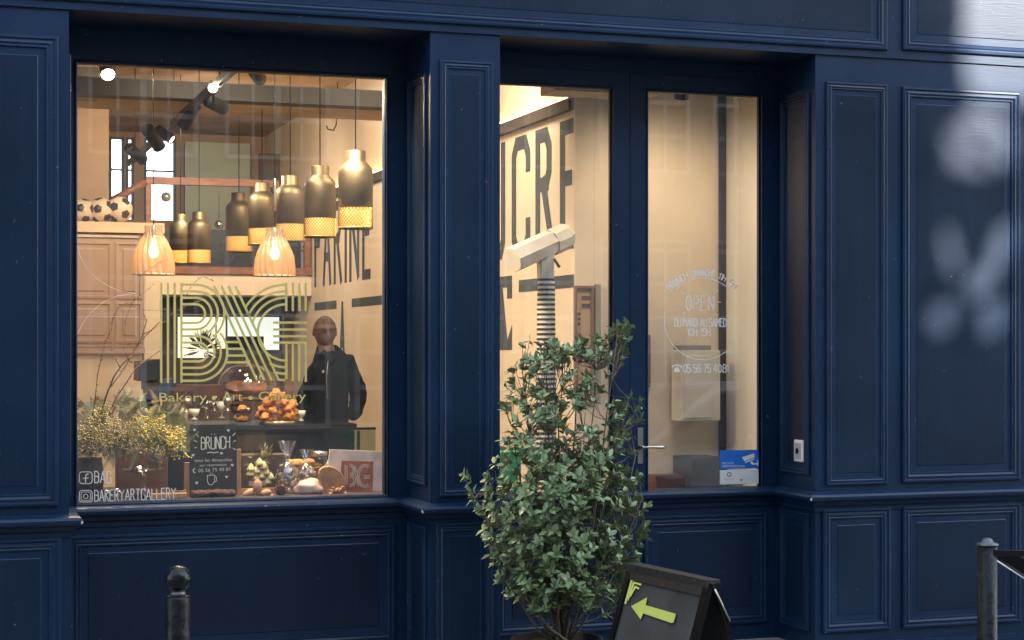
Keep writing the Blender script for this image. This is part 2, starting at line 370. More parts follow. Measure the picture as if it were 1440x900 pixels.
part(MB().box((XA, YW-.03, 0), (XB, YW, .15)), 'plinth', parent=win)
# double door
gx = [(2.75, fx(857.5, GY)), (fx(908, GY), fx(1066.5, GY))]; SEAM = fx(886, YW)
DB = GB-.012
dparts = []
for k, (a, b) in enumerate(gx):
    x0, x1 = (XC+.04, SEAM-.002) if k == 0 else (SEAM+.002, XD-.012)
    mb = MB(); mb.box((x0, YW, DB-.09), (x1, .47, DB)); mb.box((x0, YW, DB), (a, .47, GT)); mb.box((b, YW, DB), (x1, .47, GT)); mb.box((x0, YW, GT), (x1, .47, GT+.09)); mb.box((x0, YW+.004, .12), (x1, .47, DB-.09))
    d = part(mb, 'door'); dparts.append(d)
    if k == 1: d['label'] = 'right leaf of the glazed door, with opening hours and a camera sticker'
    mb = MB(); frame_sweep(mb, FW, a-.010, b+.010, DB-.010, GT+.01, [(0, 0), (0, .005), (.005, .008), (.010, .005), (.010, -.025)], False); part(mb, 'glazing_bead', parent=d)
    part(MB().add([(a, GY, DB), (b, GY, DB), (b, GY, GT), (a, GY, GT)], [(0, 1, 2, 3)]), 'door_pane', GLASS, d)
    FD = lambda u, z, h: (u, YW+.004-h, z)
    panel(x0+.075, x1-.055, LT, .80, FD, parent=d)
mb = MB(); mb.box((XC, YW, .12), (XC+.038, .5, GT+.17)); mb.box((XD-.010, YW, .12), (XD, .5, GT+.17)); mb.box((XC+.038, YW+.006, GT+.092), (XD-.01, .5, GT+.17)); part(mb, 'door_frame')
part(MB().box((XC, .30, 0), (XD, .6, .12)), 'door_threshold', mat('worn_stone_step', (.28, .26, .23), .8))
# door handle: back plate, rosette, lever
STEEL = mat('worn_steel', (.55, .52, .48), .32, metal=1, var=.15, scale=20)
hz = fz(915, 628, YW); hx = fx(900, YW)
h = part(MB().box((hx-.016, YW-.006, hz-.09), (hx+.016, YW, hz+.10), bev=.002), 'handle_plate', mat('pale_steel_plate', (.26, .26, .25), .5, metal=.8), dparts[1])
mb = MB(); Mh = Matrix.Translation((hx-.002, YW-.006, hz)) @ Matrix.Rotation(R(90), 4, 'X')
mb.lathe([(.013, 0), (.013, .008), (.008, .012), (.007, .045), (.009, .052), (0, .054)], M=Mh, n=16)
mb.tube([(hx-.002, YW-.052, hz), (hx+.02, YW-.056, hz), (hx+.05, YW-.056, hz+.001), (hx+.08, YW-.056, hz-.001), (hx+.105, YW-.056, hz-.001), (hx+.122, YW-.055, hz)], [.006, .0055, .007, .0095, .010, .007], 10)
part(mb, 'door_handle', STEEL, dparts[1])

# small switch plate with keyhole on the right reveal
sx = XD-.012
sp = thing('switch_plate', PX(1121, 634, XD), 'small white square key switch plate on the navy reveal right of the door', 'switch')
a = PX(1129, 622, sx); b = PX(1115.5, 646, sx)
y0, y1 = sorted((a.y, b.y)); zc = (a.z+b.z)/2; yc = (y0+y1)/2
MB().box((sx, yc-.05, zc-.058), (XD-.001, yc+.05, zc+.058), bev=.006).build('cover', WHITE, sp)
mb = MB(); mb.box((sx-.003, yc-.034, zc-.042), (sx+.002, yc+.034, zc+.042), bev=.0015); mb.build('inner_plate', mat('grey_plastic', (.42, .43, .46), .5), sp)
mb = MB(); mb.lathe([(.012, 0), (.012, .006), (.006, .008), (0, .008)], M=Matrix.Translation((sx-.003, yc, zc)) @ Matrix.Rotation(R(-90), 4, 'Y'), n=14); mb.box((sx-.013, yc-.003, zc-.014), (sx-.003, yc+.003, zc+.014)); mb.build('key_barrel', BLACK, sp)

# ------------------------------------------------------------------ lettering on the glass
def GP(px, py, layer=0): v = P(px, py, GY); v.y = GY-.0025-layer*.00025; return v
def GPX(px, py, layer=0):
    return GP(px, py, layer)
W_ = 3.3; mb = MB(); lay = [0]
def rb(pts, wd=W_): ribbon(mb, pts, wd, GP, lay[0] % 4); lay[0] += 1
for x in (226.6, 236.0, 245.6, 255.0): rb([(x, 397.5), (x, 538.5)])
for i, r in enumerate((13.2, 22.3, 31.4, 40.5)):
    cy = 441
    if i < 3: rb([(256.6, cy-r)]+arc(275, cy, r, r, -90, 90 if i < 2 else 62)+([(256.6, cy+r)] if i < 2 else []))
    else: rb([(256.6, cy-r)]+arc(275, cy, r, r, -90, 48))
    cy = 495
    if i == 0: rb([(256.6, cy-r)]+arc(279, cy, r, r, -90, 90)+[(256.6, cy+r)])
    elif i == 1: rb([(256.6, cy-r)]+arc(279, cy, r, r, -90, 90)+[(256.6, cy+r)])
    else: rb(arc(279, cy, r, r, -52 if i == 2 else -42, 90)+[(256.6, cy+r)])
for i in range(4): rb([(301+9.9*i, 402), (361.5+10.2*i, 535)])
for i, yv in enumerate((481, 490.5, 500, 509.5)):      # bars that tie the B to the diagonal
    rb([(320-abs(i-1)*1.0, yv), (337+i*4.3, yv)])
for r, a1, a2 in ((39.5, 180, 180), (49, 194, 118), (58, 204, 108), (67, 211, 100)):
    if r < 40: rb(arc(402, 467.5, r, r, 268, 92, 30))
    else: rb(arc(402, 467.5, r, r, 269, a1)); rb(arc(402, 467.5, r, r, a2, 91))
for x, t in ((402.4, 398), (411.7, 398.5), (421, 398.5), (429.6, 398)): rb([(x, t), (x, 437.5)])
for yv in (453.7, 463.3, 472.8): rb([(384, yv), (431.5, yv)])
rb([(384, 481.8), (429.8, 481.8), (429.8, 537)])
for x in (402.6, 411.7, 420.6): rb([(x, 484), (x, 536 if x > 404 else 533)])
part(mb, 'logo_lettering', GOLDV, win_fr)
for tx_, a_, b_, c_ in (('Bakery', 224, 291, 564.5), ('Art', 312.5, 341, 563.5), ('Gallery', 363.5, 430, 563)):
    mb = MB(); font_text(mb, tx_, a_, b_, c_, 12.5, GP); part(mb, 'name_lettering', GOLDV, win_fr)
for cx in (301, 352): part(MB().add([GP(cx+3*math.cos(a*.6283), 559.5+3*math.sin(a*.6283)) for a in range(10)], [tuple(range(10))]), 'lettering_dot', GOLDV, win_fr)
def rrect(x0, x1, y0, y1, r): return arc(x1-r, y0+r, r, r, -90, 0, 4)+arc(x1-r, y1-r, r, r, 0, 90, 4)+arc(x0+r, y1-r, r, r, 90, 180, 4)+arc(x0+r, y0+r, r, r, 180, 270, 4)
mb = MB(); ribbon(mb, rrect(111.5, 129.5, 663.5, 680, 4), 1.2, GP, closed=True)
ribbon(mb, [(124.5, 666.5), (121.5, 667), (120.3, 670), (120.3, 678.5)], 1.6, GP); ribbon(mb, [(116.5, 672.5), (124.5, 672)], 1.3, GP, 1)
stroke_text(mb, 'BAG', 133, 156, 663, 679, 1.35, GP, jit=.3); part(mb, 'lettering', VINYL, win_fr)
mb = MB(); ribbon(mb, rrect(111.5, 129.5, 689.5, 706, 4), 1.2, GP, closed=True); ribbon(mb, rrect(114, 127, 691.8, 703.8, 3), .9, GP, 1, closed=True)
ribbon(mb, arc(120.5, 698, 3.2, 3.2, 0, 342, 14), 1.0, GP, 2, closed=True)
stroke_text(mb, 'BAKERYARTGALLERY', 133, 247, 689.5, 705, 1.3, GP, slope=-.030, gap=1.6, jit=.3); part(mb, 'lettering', VINYL, win_fr)
# thin white arcs drawn on the glass at the left
mb = MB(); ribbon(mb, [(108.5, 345), (113, 361), (122, 377), (135, 391), (150, 401), (168, 409), (191, 412.5)], .55, GP); ribbon(mb, [(191, 412.5), (165, 416), (145, 425), (128, 439), (116, 455), (108.8, 470)], .55, GP, 1)
ribbon(mb, [(191.3, 338), (191.3, 474)], .5, GP, 2); ribbon(mb, [(108.5, 445.5), (196, 445.5)], .5, GP, 3); part(mb, 'thin_line_drawing', VINYL, win_fr)
# door text
d1 = dparts[1]; mb = MB()
ribbon(mb, arc(988, 448.5, 54, 57.5, -134, -38, 20), .9, GP); ribbon(mb, arc(988, 448.5, 54, 57.5, 190, 38, 30), .9, GP, 1)
for a in ((957.7, 409.5, 962.3, 413.6), (1010, 408, 1005.6, 411.8), (951.5, 427.6, 957, 427.6), (1008, 425, 1013.5, 425), (959.6, 442.6, 963.4, 438.8), (1005.5, 440.5, 1008.5, 443.8)): ribbon(mb, [a[:2], a[2:]], 1.0, GP, 2)
part(mb, 'circle_and_rays', VINYL, d1); mb = MB(); stroke_text(mb, 'OPEN', 964.8, 1003.2, 416, 436.5, 1.4, GP, gap=2.6)
part(mb, 'lettering', VINYL, d1)
mb = MB(); stroke_text(mb, 'DU MARDI AU SAMEDI', 948.5, 1022, 448, 459.3, 1.4, GP, gap=1.5, jit=.3); part(mb, 'lettering', VINYL, d1); mb = MB(); stroke_text(mb, '10H-19H', 966.5, 998.5, 462.2, 472.3, 1.4, GP, gap=1.8)
part(mb, 'lettering', VINYL, d1)
for x in (976, 985.2, 995): mb = MB(); ribbon(mb, [(x-.7, 480.5), (x+.7, 480.5)], 1.4, GP); part(mb, 'lettering_dot', VINYL, d1)
mb = MB()
def af(a0, a1):
    return lambda u, v: (988+(54+5+v*9)*math.cos(R(a0+(a1-a0)*u)), 448.5+(57.5+3+v*9)*math.sin(R(a0+(a1-a0)*u)))
stroke_text(mb, 'BRUNCH', 0, 0, 0, 0, 1.3, GP, gap=1.9, arcf=af(-139, -110)); stroke_text(mb, 'DIMANCHE', 0, 0, 0, 0, 1.3, GP, gap=1.9, arcf=af(-104, -75)); stroke_text(mb, '11H-15H', 0, 0, 0, 0, 1.1, GP, gap=1.8, arcf=af(-69, -43))
part(mb, 'lettering', VINYL, d1)
mb = MB(); stroke_text(mb, '05 56 75 40.81', 961, 1023.5, 512.7, 523.5, 1.3, GP, gap=1.4)
part(mb, 'lettering', VINYL, d1); mb = MB(); mb.add([GP(x, y) for x, y in ((947, 523), (956, 523), (955, 518.5), (953.5, 516.5), (949.5, 516.5), (948, 518.5))], [(0, 1, 2, 3, 4, 5)])
ribbon(mb, [(944.5, 518), (945.5, 514.8), (951.5, 513.4), (957.5, 514.8), (958.5, 518)], 1.9, GP, 1); part(mb, 'telephone_symbol', VINYL, d1)
# camera-surveillance sticker
def poly(pts, name, m, par, layer=0, fn=GP):
    return MB().add([fn(x, y, layer) for x, y in pts], [tuple(range(len(pts)))]).build(name, m, par)
BLUE = mat('blue_sticker', (.02, .17, .62), .4, var=.04)
poly([(1012, 633.5), (1067.8, 632.5), (1067.8, 658.5), (1012, 659.5)], 'blue_sticker', BLUE, d1, 1)
poly([(1012, 661), (1067.8, 660), (1067.8, 680), (1012, 681.2)], 'white_sticker', WHITE, d1, 1)
mb = MB()
def add(pts, l=3): mb.add([GP(x, y, l) for x, y in pts], [tuple(range(len(pts)))])
add([(1043, 643), (1060, 637.2), (1061, 643), (1046.5, 648.5)]); add([(1047, 649.6), (1060.3, 644.6), (1060.8, 646), (1048, 650.9)], 4)
add([(1054, 650), (1057.5, 648.6), (1059.5, 651.5), (1064.5, 651), (1064.5, 647), (1066, 647), (1066, 655), (1064.5, 655), (1064.5, 653), (1058, 653.5)], 5)
font_text(mb, 'SITE SOUS', 1015, 1031.5, 652.4, 2.4, GP, layer=3); font_text(mb, 'VIDEOPROTECTION', 1015, 1046.5, 656.6, 2.5, GP, layer=3)
mb.build('sticker_print', VINYL, d1)
mb = MB(); ribbon(mb, arc(1025.2, 667.3, 2.6, 2.8, 0, 330, 10), 1.3, lambda x, y, l=0: GP(x, y, 3), closed=True)
mb.build('sticker_emblem', mat('grey_print', (.16, .2, .17), .6), d1); mb = MB(); font_text(mb, 'securite', 1019, 1031.5, 674, 1.3, GP, layer=3); mb.build('sticker_print', mat('grey_print', (.16, .2, .17), .6), d1); mb = MB(); add([(1040.5, 673.5), (1043.5, 673.3), (1043.5, 676.2), (1040.5, 676.3)]); mb.build('sticker_emblem', mat('grey_print', (.16, .2, .17), .6), d1)

# ================================================================== THE BUILDING ROUND THE SHOP
bl = thing('stone_building', (2.5, 0, 4.5), 'pale limestone building above and beside the navy shopfront', 'building')
MB().box((XL, .06, 4.46), (9.5, .6, 11)).build('upper_wall', STONE, bl)
MB().box((XE+.025, .04, 0), (9.5, .6, 4.455)).build('side_wall', STONE, bl)
MB().box((XL, -.22, 4.452), (9.5, .05, 4.56)).build('cornice', STONE, bl)
# interior shell
YB = 11.0; ZC = 4.0; XW = 3.523; YP = 1.3; FZ = .10
def struct(mb, name, m, parent=None): o = mb.build(name, m, parent); 
def st(mb, name, m):
    o = mb.build(name, m); o['kind'] = 'structure'; return o
st(MB().box((-1.2, .5, -.05), (4.6, YB+.2, FZ)), 'shop_floor', FLOORM)
st(MB().box((-1.2, .5, ZC), (4.6, YB+.2, ZC+.1)), 'shop_ceiling', CEIL)
st(MB().box((-1.2, .5, FZ), (-1.1, YB, ZC)), 'left_wall', CREAM)
rw = st(MB().box((XW, YP, FZ), (XW+.12, YB, ZC)), 'lettered_wall', CREAM)
st(MB().box((XW+.121, YP, FZ), (4.50, YP+.12, ZC)), 'pier_wall', CREAM)
st(MB().box((4.466, .505, FZ), (4.56, YP, ZC)), 'entrance_side_wall', WHITEW)
st(MB().box((4.43, YP-.035, FZ), (4.464, YP-.001, 3.4)), 'corner_trim', BEAM)
st(MB().box((-1.1, .505, 3.22), (4.46, .53, ZC)), 'front_inner_wall', CREAM)
# back wall with windows
def wp(px, py): return P(px, py, YB)
wins = [(155, 173, 194, 320), (178.5, 187, 194, 320), (204, 246, 194, 309)]
xs = sorted(set([-1.1, XW]+[wp(a, 0).x for w4 in wins for a in w4[:2]]))
zt = wp(200, 194).z; zb0 = wp(200, 309).z
mb = MB(); mb.box((-1.1, YB, zt), (XW, YB+.2, ZC)); mb.box((-1.1, YB, FZ), (XW, YB+.2, zb0))
prev = -1.1
for w4 in wins:
    a, b = wp(w4[0], 0).x, wp(w4[1], 0).x; mb.box((prev, YB, zb0), (a, YB+.2, zt)); prev = b
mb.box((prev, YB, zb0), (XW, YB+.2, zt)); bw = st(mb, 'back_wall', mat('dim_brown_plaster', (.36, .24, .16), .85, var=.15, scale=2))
mb = MB()
for w4 in wins:
    a, b = wp(w4[0], 0).x, wp(w4[1], 0).x
    mb.box((a, YB+.02, zt-.02), (b, YB+.06, zt)); mb.box((a-.01, YB-.02, zb0), (a+.015, YB+.06, zt)); mb.box((b-.015, YB-.02, zb0), (b+.01, YB+.06, zt))
    z = wp(200, 239.5).z; mb.box((a, YB+.01, z-.009), (b, YB+.05, z+.009))
mb.build('window_frame', mat('blue_grey_frame', (.05, .075, .12), .6), bw)
# pale green partition, upstairs behind the railing
st(MB().box((wp(256, 0).x, YB-.3, 2.4), (wp(345, 0).x, YB-.25, wp(300, 205).z)), 'green_partition', mat('pale_green_glass', (.34, .40, .31), .5, var=.1, scale=2))
st(MB().box((wp(345, 0).x, YB-.9, 2.4), (XW, YB-.8, P(380, 216, YB-.9).z)), 'dark_brown_partition', mat('dark_brown_boards', (.09, .065, .05), .7, var=.3, scale=4))
# ceiling beam and battens
a = P(340, 118, 3.0); b = P(340, 142, 3.0)
st(MB().box((-1.1, 3.0, b.z), (XW-.003, 3.16, a.z)), 'ceiling_beam', BEAM)
st(MB().box((-1.1, 3.165, b.z+.03), (XW-.003, 3.9, b.z+.06)), 'ceiling_boarding', CEIL)
# led strip on top of a dark batten on the lettered wall
st(MB().box((XW-.035, YP+.002, 3.055), (XW, 8.6, 3.125)), 'wall_batten', mat('batten_grey_brown', (.07, .055, .05), .6))
LED = mat('warm_led_strip', (1, .8, .5), .5, var=0, emit=(1, .56, .20), es=3.4)
led = MB().box((XW-.03, YP+.01, 3.127), (XW-.008, 8.5, 3.133)).build('led_strip', LED); tag(led, 'glowing warm strip light along the top of the dark batten on the lettered wall', 'strip light')
# lettering painted on the wall: boxes in (ytot, z) with the text reading towards the street
def WL(u, z, layer=0): return Vector((XW-.002-layer*.0004, u+CY, z))
mb = MB(); TB, TT = 2.258, 3.012; k9 = (TT-TB-.09)/9
def wall_glyph(ch, u_left, wd, th=.088, t=TT, b_=TB):       # u_left: the far (left-hand) edge, text runs towards smaller u
    g = glyph(ch); wch = max(p[0] for s_ in g for p in s_); kk = (wd-th)/wch if wch else 0; kz = (t-b_-th)/9; l = 0
    for s_ in g:
        pts = [(u_left-th/2-p[0]*kk, b_+th/2+p[1]*kz) for p in s_]
        # square the butt ends of open strokes
        for e, f in ((0, 1), (-1, -2)):
            if len(pts) > 1 and pts[0] != pts[-1]:
                dv = Vector(pts[e])-Vector(pts[f]); dv.normalize(); pts[e] = tuple(Vector(pts[e])+dv*th/2)
        ribbon(mb, pts, th, WL, l); l += 1
for ch, u0, wd in (('S', 11.40, .33), ('U', 10.97, .34), ('C', 10.50, .36), ('R', 10.045, .34), ('E', 9.61, .23)): wall_glyph(ch, u0, wd)
for ch, u0, wd in (('F', 16.46, .30), ('A', 16.08, .36), ('R', 15.62, .34), ('I', 15.18, .088), ('N', 15.0, .38), ('E', 14.52, .30)): wall_glyph(ch, u0, wd)
def wbar(u0, u1, z0, z1): mb.add([WL(u0, z0), WL(u1, z0), WL(u1, z1), WL(u0, z1)], [(0, 1, 2, 3)])
wbar(9.375, 10.36, 2.035, 2.11); wbar(13.4, 14.9, 2.035, 2.11); wbar(15.5, 16.45, 2.035, 2.11)
wall_glyph('A', 15.38, .22, .07, 2.11, 1.5)
mb2 = mb
for pl in ([(690, 390.5), (720, 387.5), (720, 404.5), (690, 404.5)], [(713, 404.6), (720, 404.6), (720, 419.5), (713, 420)], [(690, 404.6), (706.7, 404.6), (713.4, 478), (712, 492), (690, 492)], [(713.5, 478), (720, 456), (720, 492), (712.1, 492)]):
    mb.add([PX(a, b, XW-.002) for a, b in pl], [tuple(range(len(pl)))])
wbar(10.50, 10.95, 1.28, 1.34); wbar(9.5, 11.5, .98, 1.05)
mb.build('wall_lettering', LETTER, rw)
# ------------------------------------------------------------------ mezzanine and kitchen at the back
YM = 8.5
def M(px, py, y=YM): return P(px, py, y)
mz = thing('mezzanine', (2.5, YM, 2.4), 'mezzanine with an orange-brown rail over the kitchen opening at the back of the shop', 'mezzanine')
xl = M(150, 0).x; xr = XW-.005
MB().box((xl, YM, M(340, 415).z), (xr, YB-1.0, M(340, 388).z)).build('cream_edge', CREAM, mz)
MB().box((xl, YM-.03, M(340, 386).z), (xr, YM+.06, M(340, 376).z)).build('lower_rail', TERRA, mz)
mb = MB(); mb.box((M(205, 0).x, YM-.03, M(340, 262.5).z), (M(392, 0).x, YM+.05, M(340, 252.5).z)); mb.build('top_rail', TERRA, mz)
mb = MB(); mb.tube([M(205, 256, YM), M(158, 282, YM)], .04, 6); mb.build('stair_rail', TERRA, mz)
for px in (209, 432): MB().box((M(px-4, 0).x, YM-.02, M(340, 386).z), (M(px+4, 0).x, YM+.05, M(340, 254).z)).build('post', TERRA, mz)
# dark back panels upstairs
st(MB().box((M(232, 0).x, YM+.5, M(300, 376).z), (xr, YM+.55, M(300, 318).z)), 'dark_upstairs_panel', mat('dark_blue_grey', (.03, .035, .045), .6, var=.3, scale=5))
# wrought iron scrolls
for k, px in enumerate((318, 405, 428)):
    mb = MB(); c = M(px, 355, YM+.2)
    pts = [(c.x+.10*math.exp(-t*.22)*math.cos(t), c.y, c.z+.05+.10*math.exp(-t*.22)*math.sin(t)) for t in [i*.35 for i in range(30)]]
    mb.tube(pts, .008, 5); mb.tube([(c.x, c.y, c.z-.16), (c.x+.1, c.y, c.z+.02)], .009, 5)
    tag(mb.build('iron_scroll', mat('grey_iron', (.10, .10, .10), .5, metal=.6)), ['grey wrought-iron scroll left of the others behind the brass pendants', 'grey wrought-iron scroll under the larger brass pendants on the mezzanine', 'grey wrought-iron scroll at the right end of the mezzanine beside the lettered wall'][k], 'ornament', 'iron scrolls on the mezzanine')
# kitchen under the mezzanine
YK = 9.6
def K(px, py): return P(px, py, YK)
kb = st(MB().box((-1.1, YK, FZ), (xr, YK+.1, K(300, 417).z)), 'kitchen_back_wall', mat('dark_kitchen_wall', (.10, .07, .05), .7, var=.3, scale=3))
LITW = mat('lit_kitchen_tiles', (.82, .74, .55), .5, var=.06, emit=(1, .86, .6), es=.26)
sc = thing('wall_screen', K(356, 490), 'bright white menu screen on the dark kitchen wall behind the counter', 'screen')
scr_m = mat('white_screen', (.7, .72, .68), .4, var=.0, emit=(.82, .90, .82), es=.19)
MB().box((K(318, 0).x, YK-.06, K(350, 493.5).z), (K(394.5, 0).x, YK-.005, K(350, 444).z)).build('bezel', BLACK, sc)
mb = MB(); y_ = YK-.063
def kq(x0, x1, ya, yb): a = P(x0, yb, y_); b = P(x1, ya, y_); mb.box((a.x, y_, a.z), (b.x, y_+.002, b.z))
kq(320, 392.5, 446, 473); kq(371, 392.5, 473, 492); mb.build('lit_display', scr_m, sc)
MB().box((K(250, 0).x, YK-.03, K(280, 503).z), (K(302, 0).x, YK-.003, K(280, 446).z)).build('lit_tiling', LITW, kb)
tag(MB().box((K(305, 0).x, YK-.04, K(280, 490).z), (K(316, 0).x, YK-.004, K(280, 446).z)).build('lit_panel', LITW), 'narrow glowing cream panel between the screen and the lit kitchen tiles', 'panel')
st(MB().box((K(236, 0).x, YK-.35, K(300, 443).z), (K(407, 0).x, YK-.06, K(300, 419).z)), 'dark_kitchen_hood', mat('dark_hood', (.035, .02, .018), .5))
st(MB().box((K(394.6, 0).x, YK-.2, FZ), (xr, YK-.02, K(400, 440).z)), 'taupe_wall', mat('taupe_plaster', (.30, .21, .16), .8))
# foliage plant in the kitchen opening
def leafset(mb, c, n, spread, ln, wd, rnd, up=.3):
    for i in range(n):
        d = Vector((rnd.gauss(0, 1), rnd.gauss(0, 1), rnd.gauss(up, 1))).normalized(); o = Vector(c)+d*spread*rnd.random()
        s_ = d.cross(Vector((rnd.random(), rnd.random(), rnd.random()))).normalized()*wd; t = o+d*ln
        mb.add([o, o+d*ln*.45+s_, t, o+d*ln*.45-s_], [(0, 1, 2, 3)])
rn = random.Random(5)
kp = thing('potted_plant', K(287, 505)-Vector((0, .4, 0)), 'dark green spiky plant in front of the lit kitchen tiles behind the gold logo', 'plant')
mb = MB(); leafset(mb, P(285, 492, YK-.4), 70, .05, .20, .010, rn, .8); mb.build('foliage', mat('dull_green_leaf', (.06, .09, .05), .6, var=.3), kp)
mb = MB(); q = P(285, 505, YK-.4); mb.lathe([(.05, -.16), (.07, 0), (.065, .0), (.05, -.01)], q, 16); mb.build('pot', mat('brown_pot', (.12, .07, .04), .7), kp)

# panelled cupboard at the left with footballs
YC = 5.5
def Q(px, py): return P(px, py, YC)
cb = thing('panelled_cupboard', (1.4, YC, FZ), 'tall pinkish panelled cupboard with a cream top ledge on the left of the shop', 'cupboard')
x0 = .2; x1 = Q(200, 0).x; zt_ = Q(160, 328).z
MB().box((x0, YC, FZ), (x1, YC+.6, zt_)).build('carcass', CREAM, cb)
MB().box((x0, YC-.06, zt_+.002), (Q(230, 0).x, YC+.62, Q(160, 313).z)).build('ledge', mat('cream_ledge', (.66, .50, .34), .6), cb)
MB().box((x0, YC-.035, Q(160, 334.5).z), (Q(194.5, 0).x, YC-.002, Q(160, 331).z)).build('cornice_strip', CREAM, cb)
FC = lambda u, z, h: (u, YC-.003-h, z)
MB().box((x0, YC-.022, Q(160, 488).z), (Q(201.5, 0).x, YC-.001, Q(160, 336).z)).build('door_board', PINKW, cb)
for a, b in ((60, 157), (162, 200)):
    for c, d in ((482, 424), (420, 340)):
        mb = MB(); frame_sweep(mb, lambda u, z, h: (u, YC-.022-h, z), Q(a, 0).x, Q(b, 0).x, Q(160, c).z, Q(160, d).z, [(0, .0005), (0, .008), (.02, .010), (.024, .001), (.05, .001), (.06, .007)]); mb.build('panel', PINKW, cb)
MB().box((x0, YC-.04, Q(160, 497).z), (Q(203, 0).x, YC-.002, Q(160, 489).z)).build('bottom_moulding', PINKW, cb)
cl_ = st(MB().box((Q(203.5, 0).x, YC+.05, FZ), (Q(229, 0).x, YC+.3, Q(160, 329).z-.003)), 'plain_column', CREAM)
st(MB().box((-1.1, YC+.7, FZ), (P(153, 0, YC+.7).x, YC+.8, ZC)), 'left_partition', mat('brown_plaster', (.40, .29, .20), .85, var=.12, scale=2))
# footballs: white sphere with twelve dark pentagon panels
def football(px, py, r, label, seed):
    c = P(px, py, YC+.18); t = thing('football', c, label, 'football', 'footballs on the cupboard ledge')
    MB().ball((0, 0, 0), r, 3).build('ball', mat('football_white', (.62, .52, .40), .45, var=.08), t, local=True)
    g = (1+5**.5)/2; ico = [Vector(p).normalized() for p in [(0, a, b*g) for a in (1, -1) for b in (1, -1)]+[(a, b*g, 0) for a in (1, -1) for b in (1, -1)]+[(a*g, 0, b) for a in (1, -1) for b in (1, -1)]]
    Rm = Matrix.Rotation(seed, 3, 'X') @ Matrix.Rotation(seed*2.1, 3, 'Z')
    mb = MB()
    for v in ico:
        v = Rm @ v; nb = sorted(((Rm @ u2) for u2 in ico), key=lambda q2: (q2-v).length)[1]
        u = (nb-v*nb.dot(v)).normalized(); w2 = v.cross(u)
        ring = [(v*.93+(u*math.cos(a)+w2*math.sin(a))*.36).normalized()*r*1.012 for a in [2*math.pi*i/5 for i in range(5)]]
        mid = [((ring[i]+ring[(i+1) % 5])/2).normalized()*r*1.012 for i in range(5)]
        mb.add([v*r*1.015]+[x for p in zip(ring, mid) for x in p], [(0, i+1, (i+1) % 10+1) for i in range(10)])
    mb.build('pentagon_panel', mat('football_black', (.03, .02, .02), .4), t, local=True)
football(168, 295, .103, 'black and white football at the right end of the cupboard ledge', .45)
football(143, 296, .100, 'black and white football partly behind the right-hand football on the ledge', 1.9)
football(118, 297, .095, 'black and white football at the left edge of the window on the cupboard ledge', 2.9)

# ------------------------------------------------------------------ pendants
def mesh_band(r, z0, z1, n=30, rows=6):
    mb = MB(); wd = .0026
    for s_ in (1, -1):
        for i in range(n):
            pts = []
            for k in range(5):
                a = 2*math.pi*(i/n)+s_*k/4*rows*2*math.pi/n*.8; z = z0+(z1-z0)*k/4
                pts.append((r*math.cos(a), r*math.sin(a), z))
            mb.tube(pts, wd, 3, False)
    return mb
BULB = mat('glowing_bulb', (1, .8, .5), .4, var=0, emit=(1, .58, .22), es=3.2)
def brass_pendant():
    t = thing('brass_pendant_lamp', (0, 0, 0), 'x', 'pendant lamp', 'brass pendant lamps in a receding row')
    r = .093
    MB().lathe([(r-.003, .112), (r, .112), (r, .30), (r-.004, .325), (r-.022, .345), (.058, .357), (.054, .365), (.054, .415), (.050, .42), (0, .42)], n=40).build('shade', BRASS, t)
    mesh_band(r-.001, .008, .112).build('perforated_band', mat('yellow_brass_mesh', (.42, .29, .09), .4, metal=.7), t)
    MB().lathe([(r+.001, 0), (r+.002, .004), (r+.001, .009), (r-.004, .009), (r-.004, 0), (r+.001, 0)], n=40).build('rim', mat('yellow_brass_mesh', (1, 1, 1)), t)
    MB().lathe([(r-.006, .012), (r-.006, .11)], n=32).build('glowing_liner', mat('liner', (.8, .6, .3), .5, var=0, emit=(1, .50, .10), es=.30), t, recalc=False)
    MB().ball((0, 0, .15), .028, 2).build('bulb', BULB, t)
    MB().tube([(0, 0, .42), (0, 0, 1.62)], .0035, 6).build('cord', BLACK, t)
    return t
proto = brass_pendant()
BPL = [(500, 322, 9.35, 'largest and rightmost brass bottle-shaped pendant lamp, nearest the window'), (450, 334, 10.2, 'second brass pendant lamp from the right, with a bright vertical gleam'),
 (408, 340, 11.06, 'third brass pendant lamp from the right, behind the right-hand glass pendant'), (368.5, 345, 11.7, 'brownish brass pendant lamp half hidden by the right-hand glass pendant'),
 (336, 355, 12.25, 'brass pendant lamp with a bright golden gleam left of the middle of the row'), (280, 371, 14.1, 'second smallest brass pendant lamp towards the far end of the row'), (254, 371, 14.8, 'smallest brass pendant lamp at the far left end of the row')]
for i, (px, py, d, lab) in enumerate(BPL):
    o = proto if i == 0 else copy_tree(proto); o.location = PD(px, py, d); o['label'] = lab
